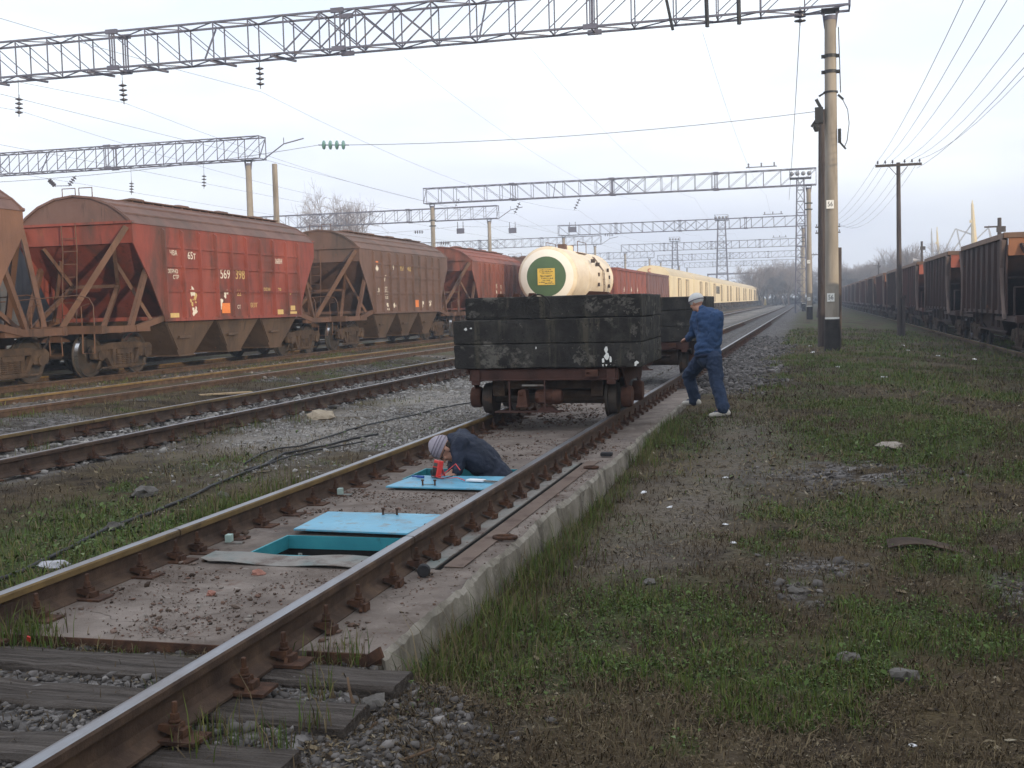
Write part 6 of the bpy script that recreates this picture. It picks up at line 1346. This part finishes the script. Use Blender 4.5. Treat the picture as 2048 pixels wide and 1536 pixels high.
# portal at the end of the yard
th = thing('portal_frame', 'thin portal frame standing past the last yellow wagon', 'portal', (-10.2, 322, 0)); b = MB(); b.bx(-13.5, 0, -.1, .1, 8.3, 8.75); b.bx(-.15, .2, -.2, .2, -.3, 8.75); b.bx(-13.5, -13.15, -.2, .2, -.3, 8.75); b.build('portal', m_truss, th)
b = MB(); b.prism([(-.5, -.3), (.5, -.3), (.45, 1.1), (.1, 1.7), (-.1, 1.7), (-.45, 1.1)], 0, .6, 'y'); o = b.build('marker_post', m_crane); o.location = (-7.6, 300, 0); tag(o, 'small yellow marker at the far end of the yellow wagons', 'marker')
# loudspeaker poles beyond the gondolas
def hornpole(label, x, y, zt, horn):
    th = thing('loudspeaker_pole', label, 'loudspeaker pole', (x, y, -.4), 0, 'loudspeaker poles'); H = zt+.4
    b = MB(); b.tube([(0, 0, 0), (0, 0, H)], [.13, .10], 10); b.bx(-.14, .30, -.1, .1, H-.75, H-.45); b.build('pole', m_tarwood, th)
    if horn:
        b = MB(); b.lathe([(.05, 0), (.09, .25), (.26, .62), (.28, .64)], (0, 0, 0), 'x', 14); b.v = [(-.12-x, y_, z+H-1.65) for x, y_, z in b.v]; b.bx(-.15, 0, -.04, .04, H-1.70, H-1.60); b.build('horn', m_lamp, th)
    else: b = MB(); b.bx(-.75, 0, -.04, .04, H-.5, H-.42); b.build('bracket', m_tarwood, th)
hornpole('dark pole with a grey loudspeaker horn above the dark open hoppers', 12.9, 108, 6.1, True); hornpole('smaller dark pole with a side bracket above the right-hand train', 13.2, 178, 6.3, False); hornpole('short dark pole top above the second open hopper', 13.0, 66, 5.35, False)
# ------------------------------------------------------------------ trees
def bare_tree(seed, H, levels=5, spread=.62, r0=None, twigs=3):
    rn = random.Random(seed); tr = MB(); cr = MB(); r0 = r0 or H*.018
    def grow(p, d, L_, r, lev):
        n = 3; pts = [p]; 
        for i in range(n):
            d = (d+V((rn.uniform(-1, 1), rn.uniform(-1, 1), rn.uniform(-.25, .6)))*.16).normalized(); pts.append(pts[-1]+d*L_/n)
        (tr if lev < 2 else cr).tube(pts, [r*(1-.38*i/n) for i in range(n+1)], 5 if lev < 2 else 3, cap=False)
        if lev >= levels: return
        k = twigs if lev > 0 else 5
        for j in range(k+(lev > 2)):
            a = rn.uniform(0, 6.28); t = rn.uniform(.45, 1) if j else 1; q = pts[0].lerp(pts[-1], t) if lev == 0 else pts[min(n, max(1, round(t*n)))]
            u = d.cross(V((math.cos(a), math.sin(a), .3))).normalized(); nd_ = (d+u*rn.uniform(.5, 1.0)*spread*1.6+V((0, 0, .12))).normalized(); grow(q, nd_, L_*rn.uniform(.62, .86), r*.60, lev+1)
    grow(V((0, 0, 0)), V((0, 0, 1)), H*.30, r0, 0)
    return tr, cr
def tree_proto(seed, H, **k):
    a, c = bare_tree(seed, H, **k); th = thing('bare_tree', None, 'tree', (0, 0, -.4)); a.build('trunk', m_bark, th, recalc=False); c.build('crown', m_bark2, th, recalc=False); return th
t0 = tree_proto(5, 23, levels=6, spread=.80, twigs=3); t0.location = (-60.5, 150, -.4); t0.rotation_euler = (0, 0, .6); t0.scale = (.78, .78, 1); tag(t0, 'large bare tree rising behind the gantries on the left', group=None)
c = place(t0, (-58, 100, -.4), 2.1, 'bare treetop showing over the red hopper roof', None); c.scale = (.5, .5, .58)
pr = [tree_proto(20+i, 12, levels=5, spread=.62, twigs=4) for i in range(4)]
spots = []
for i in range(26): spots.append((RS.uniform(-7.5, 2.2), RS.uniform(262, 320), RS.uniform(.62, 1.0)))
for i in range(30): spots.append((RS.uniform(9, 36), RS.uniform(255, 330), RS.uniform(.7, 1.15)))
for i in range(14): spots.append((RS.uniform(-60, -8), RS.uniform(330, 380), RS.uniform(.55, .9)))
for i in range(10): spots.append((RS.uniform(2, 12), RS.uniform(300, 350), RS.uniform(.35, .7)))
for i, (x, y, s_) in enumerate(spots):
    o = pr[i] if i < 4 else copy_tree(pr[i % 4]); o.location = (x, y, -.5); o.rotation_euler = (0, 0, RS.uniform(0, 6.28)); o.scale = (s_*1.15, s_*1.15, s_)
    tag(o, 'bare hazy tree in the wood at the end of the tracks' if x < 5 else 'bare hazy tree rising behind the right-hand train', 'tree', 'hazy bare trees at the end of the yard' if x < 5 else 'hazy bare trees behind the right-hand train')
pop = tree_proto(77, 12, levels=5, spread=.26, twigs=4)
for i, px in enumerate((1806, 1813, 1838, 1846)):
    o = pop if i == 0 else copy_tree(pop); p = sv(px, 600, 230+8*i); o.location = (p.x, p.y, -.5); o.rotation_euler = (0, 0, i*1.3); o.scale = (.8, .8, 1.0-.04*i); tag(o, 'slender bare poplar behind the right-hand train', 'tree', 'bare poplars behind the right-hand train')
m_scrub = tint_mat('scrub', [(.10, .085, .075), (.15, .13, .11)], .95)
QQ = []
xs = RS.uniform(-120, 80, 9000); ys = RS.uniform(300, 420, 9000); hh = 2.2*fb(xs, ys, 14, 61)+.4; zs = -.5+RS.uniform(0, 1, 9000)*hh; az = RS.uniform(0, 6.28, 9000)
Q = np.zeros((9000, 3, 3))
for i in range(3): Q[:, i] = np.stack([xs+np.cos(az+i*2.1)*.55, ys+np.sin(az+i*2.1)*.55, zs+(i == 0)*.9], -1)
o = mass_mesh('scrub', Q.reshape(-1, 3), [np.arange(27000).reshape(-1, 3)], m_scrub, np.repeat(RS.uniform(0, 1, 9000), 3)); tag(o, 'far low scrub along the end of the yard', 'scrub', kind='stuff')
# ------------------------------------------------------------------ harbour cranes
def crane(label, px, pyt, Y, mat, w_, lean, strut):
    th = thing('harbour_crane', label, 'crane', (sv(px, 600, Y).x, Y, 0), 0, 'harbour cranes'); zt = sv(px, pyt, Y).z
    b = MB(); b.tube([(lean, 0, 0), (lean*.4, 0, zt*.6), (0, 0, zt)], [w_*1.3, w_*1.1, w_*.45], 8); b.build('boom', mat, th)
    b = MB(); b.tube([(.0, 0, zt), (.05, 0, zt+1.2)], [w_*.35, .12], 6); b.bx(-w_*.9, w_*.9, -.5, .5, zt*.80, zt*.83); b.build('boom_head', mat, th)
    b = MB()
    for (x0, z0, x1, z1) in strut: b.bar((x0, .5, z0), (x1, .5, z1), .42)
    if strut: b.build('strut', m_craneb, th)
    b = MB(); b.bx(-3, 3, -3, 3, 7.5, 11)
    for q in (-1, 1): b.bar((q*4.5, 0, 0), (q*2.5, 0, 8), .8)
    b.build('portal_base', m_craneb, th)
crane('tall yellow harbour crane above the nearest open hopper', 1944, 408, 400, m_crane, .85, 1.6, [(0, 20.5, -5, 22.5), (-5, 22.5, -9, 14), (-4.5, 22, -3, 14), (0, 24, -6, 15)])
crane('thin pale crane boom, left of a close pair', 1863, 464, 420, m_craneb, .5, .8, []); crane('thin pale crane boom, right of a close pair', 1874, 461, 420, m_crane, .5, 1.2, [])
crane('lower crane jib leaning right of the tall yellow crane', 1977, 458, 400, m_craneb, .35, 4.0, [(0, 22.5, -4.5, 18), (0, 22.5, 1.5, 17)])
# ------------------------------------------------------------------ small things on the ground
gzf = lambda x, y: float(gz(np.array([x]), np.array([y]))[0])
def cable(label, pts, r, name='cable', lift=.02):
    P = [V((x, y, gzf(x, y)+lift)) for x, y in pts]; out = []
    for a, c in zip(P[:-1], P[1:]):
        for i in range(6): t = i/6; v = a.lerp(c, t); v.z = gzf(v.x, v.y)+lift; v.x += .025*math.sin(v.y*3.1); out.append(v)
    b = MB(); b.tube(out, r, 7); return tag(b.build(name, m_cable, smooth=True), label, 'cable', 'black cables between the tracks')
cable('long black cable lying along the left of the nearest track', [(-1.3, 4.2), (-1.62, 5.9), (-1.88, 7.3), (-1.97, 8.3), (-2.27, 10.4), (-2.5, 11.7), (-2.42, 12.4), (-2.3, 13.1), (-2.05, 13.6)], .014)
cable('second black cable branching off over the gravel', [(-2.6, 10.9), (-2.8, 11.9), (-2.72, 13.2), (-2.75, 14.6), (-2.5, 17.2), (-2.0, 19)], .011)
cable('short loop of black cable by the long one', [(-2.35, 10.4), (-2.33, 11.6), (-2.2, 12.5), (-2.0, 12.9)], .010)
b = MB(); b.lathe([(.012, -.022), (.033, -.022), (.038, -.014), (.038, .014), (.033, .022), (.012, .022)], (0, 0, 0), 'y', 20); o = b.build('rubber_roller', m_black, smooth=40); o.location = (.985, 6.20, TOP+.038); o.rotation_euler = (0, 0, .25); tag(o, 'small black rubber roller standing at the end of the dark slot', 'roller')
for k, (x, y, l) in enumerate([(1.19, 7.26, 'rusty ring lying on the kerb edge nearest the camera'), (1.17, 10.5, 'smaller rusty ring on the kerb, farther along')]):
    b = MB(); b.tube([(.06*math.cos(i*.4488)*(1.25-.2*k), .05*math.sin(i*.4488), 0) for i in range(15)], .013, 7); o = b.build('rusty_ring', m_clamp, smooth=True); o.location = (x, y, TOP+.022); tag(o, l, 'ring', 'rusty rings on the kerb')
b = MB(); b.bx(-.06, .06, -.04, .04, 0, .04); o = b.build('black_lump', m_black, bevel=.012); o.location = (1.17, 11.35, TOP+.014); tag(o, 'small black lump on the kerb beyond the rusty rings', 'lump')
b = MB(); secs = []
for i in range(9): x = -.36+.09*i; secs.append([(x, -.09+.02*math.sin(i), .02+.03*math.sin(i*.7)), (x, .10, .03+.03*math.sin(i*.7+.4)), (x, .10, .036+.03*math.sin(i*.7+.4)), (x, -.09+.02*math.sin(i), .026+.03*math.sin(i*.7))])
b.loft(secs); o = b.build('scrap_sheet', m_bogie); o.location = (4.02, 8.3, gzf(4.02, 8.3)+.01); tag(o, 'rusty bent scrap sheet lying in the grass on the right', 'scrap metal')
def crumple(name, x, y, s, mat, label, cat, group=None, flat=.35, z=None):
    bm = bmesh.new(); bmesh.ops.create_icosphere(bm, subdivisions=2, radius=1)
    for v in bm.verts: v.co *= 1+random.uniform(-.32, .32); v.co.z *= flat; v.co.x *= 1.2
    me = bpy.data.meshes.new(name); bm.to_mesh(me); bm.free(); me.materials.append(mat); o = bpy.data.objects.new(name, me); C.objects.link(o)
    o.location = (x, y, (gzf(x, y) if z is None else z)+s*flat*.5); o.scale = (s, s, s); o.rotation_euler = (random.uniform(-.2, .2), random.uniform(-.2, .2), random.uniform(0, 6)); return tag(o, label, cat, group)
for (x, y) in [(1.66, 10.47), (1.97, 9.87), (2.49, 9.17), (2.61, 8.24), (3.53, 4.73), (2.28, 4.07), (2.35, 11.2)]: crumple('paper_scrap', x, y, .014+.001*y, m_paper, 'small white paper scrap on the bare ground right of the kerb', 'litter', 'white paper scraps near the kerb')
for (x, y) in [(3.2, 40), (6.36, 42.6), (3.26, 34.5), (3.78, 27.2), (7.6, 34), (6.21, 38.4), (6.76, 35.3), (4.6, 24)]: crumple('paper_scrap', x, y, .06, m_paper, 'white scrap in the far grass before the right-hand train', 'litter', 'white scraps in the far grass')
crumple('plastic_bag', -1.50, 6.25, .075, M('grey_film', [(.34, .34, .37), (.46, .46, .49)], 9, .5, 0, .3), 'crumpled grey plastic bag beside the left rail and cable', 'bag', flat=.55)
crumple('pale_rag', -3.85, 15.7, .19, M('pale_rag', [(.30, .24, .17), (.42, .35, .26)], 9, .9, 0, .4), 'pale yellowish rag bundle near the bright track', 'rag', flat=.4)
crumple('paper_bag', 3.98, 13.3, .14, M('kraft', [(.25, .21, .17), (.36, .32, .28)], 9, .9, 0, .3), 'pale crumpled bag at the edge of the green grass patch', 'bag', flat=.3)
b = MB(); b.box((0, 0, .03), (1.0, .14, .03)); o = b.build('wood_board', M('fresh_wood', [(.42, .30, .17), (.52, .38, .23)], 5, .8, 0, .2), bevel=.004); o.location = (-7.55, 19.7, gzf(-7.55, 19.7)+.02); o.rotation_euler = (0, 0, .75); tag(o, 'pale wooden board lying beside the rusty track', 'board')
for (x, y, s_) in [(3.31, 5.75, .055), (3.55, 5.48, .06), (2.17, 7.09, .035), (1.42, 4.3, .05), (3.05, 6.9, .04), (-1.9, 7.5, .06), (-2.6, 9.0, .09), (-1.75, 8.9, .05)]:
    crumple('stone', x, y, s_, m_stone, 'rough grey stone lying loose '+('in the grass right of the kerb' if x > 0 else 'in the grass left of the nearest track'), 'stone', 'loose stones in the right grass' if x > 0 else 'loose stones in the left grass', .65)
crumple('brick_piece', -.02, 6.12, .035, m_brick, 'reddish brick piece on the slab before the empty pit', 'brick', flat=.6, z=TOP)
crumple('brick_piece', -.05, 5.62, .028, m_brick, 'brownish brick lump in the middle of the near slab', 'brick', flat=.6, z=TOP)
b = MB(); b.prism([(-.012, 0), (.012, 0), (.006, .03), (-.008, .035)], -.004, .004, 'y'); o = b.build('red_wrapper', m_redpl); o.location = (-.50, 4.68, -.18); o.rotation_euler = (.5, .2, .4); tag(o, 'tiny bright red wrapper by the left rail in front of the slab', 'litter')
def stick(label, pts, r, br=()):
    b = MB(); b.tube(pts, [r*(1-.5*i/(len(pts)-1)) for i in range(len(pts))], 7)
    for q in br: b.tube(q, r*.55, 6)
    return tag(b.build('dead_branch', m_twig, smooth=True), label, 'branch', 'dead branches by the sleeper ends')
g0 = -.34
stick('upright broken brown twig at the sleeper end', [(1.42, 4.14, g0), (1.40, 4.15, g0+.10), (1.36, 4.18, g0+.20), (1.345, 4.2, g0+.245)], .009, [[(1.40, 4.15, g0+.10), (1.44, 4.13, g0+.15)]])
stick('forked brown branch lying on the ground below the sleeper ends', [(1.50, 3.98, g0+.02), (1.60, 3.93, g0+.035), (1.68, 3.90, g0+.05), (1.78, 3.97, g0+.075)], .010, [[(1.50, 4.06, g0+.05), (1.60, 4.03, g0+.06), (1.70, 4.05, g0+.04)]])
stick('thin dead stem bundle beside the upright twig', [(1.44, 4.05, g0), (1.47, 4.05, g0+.07), (1.52, 4.03, g0+.13)], .006, [[(1.44, 4.05, g0), (1.43, 4.02, g0+.12)], [(1.45, 4.05, g0+.02), (1.38, 4.03, g0+.10)], [(1.44, 4.05, g0), (1.50, 4.10, g0+.11)]])
for k in range(26):
    pass
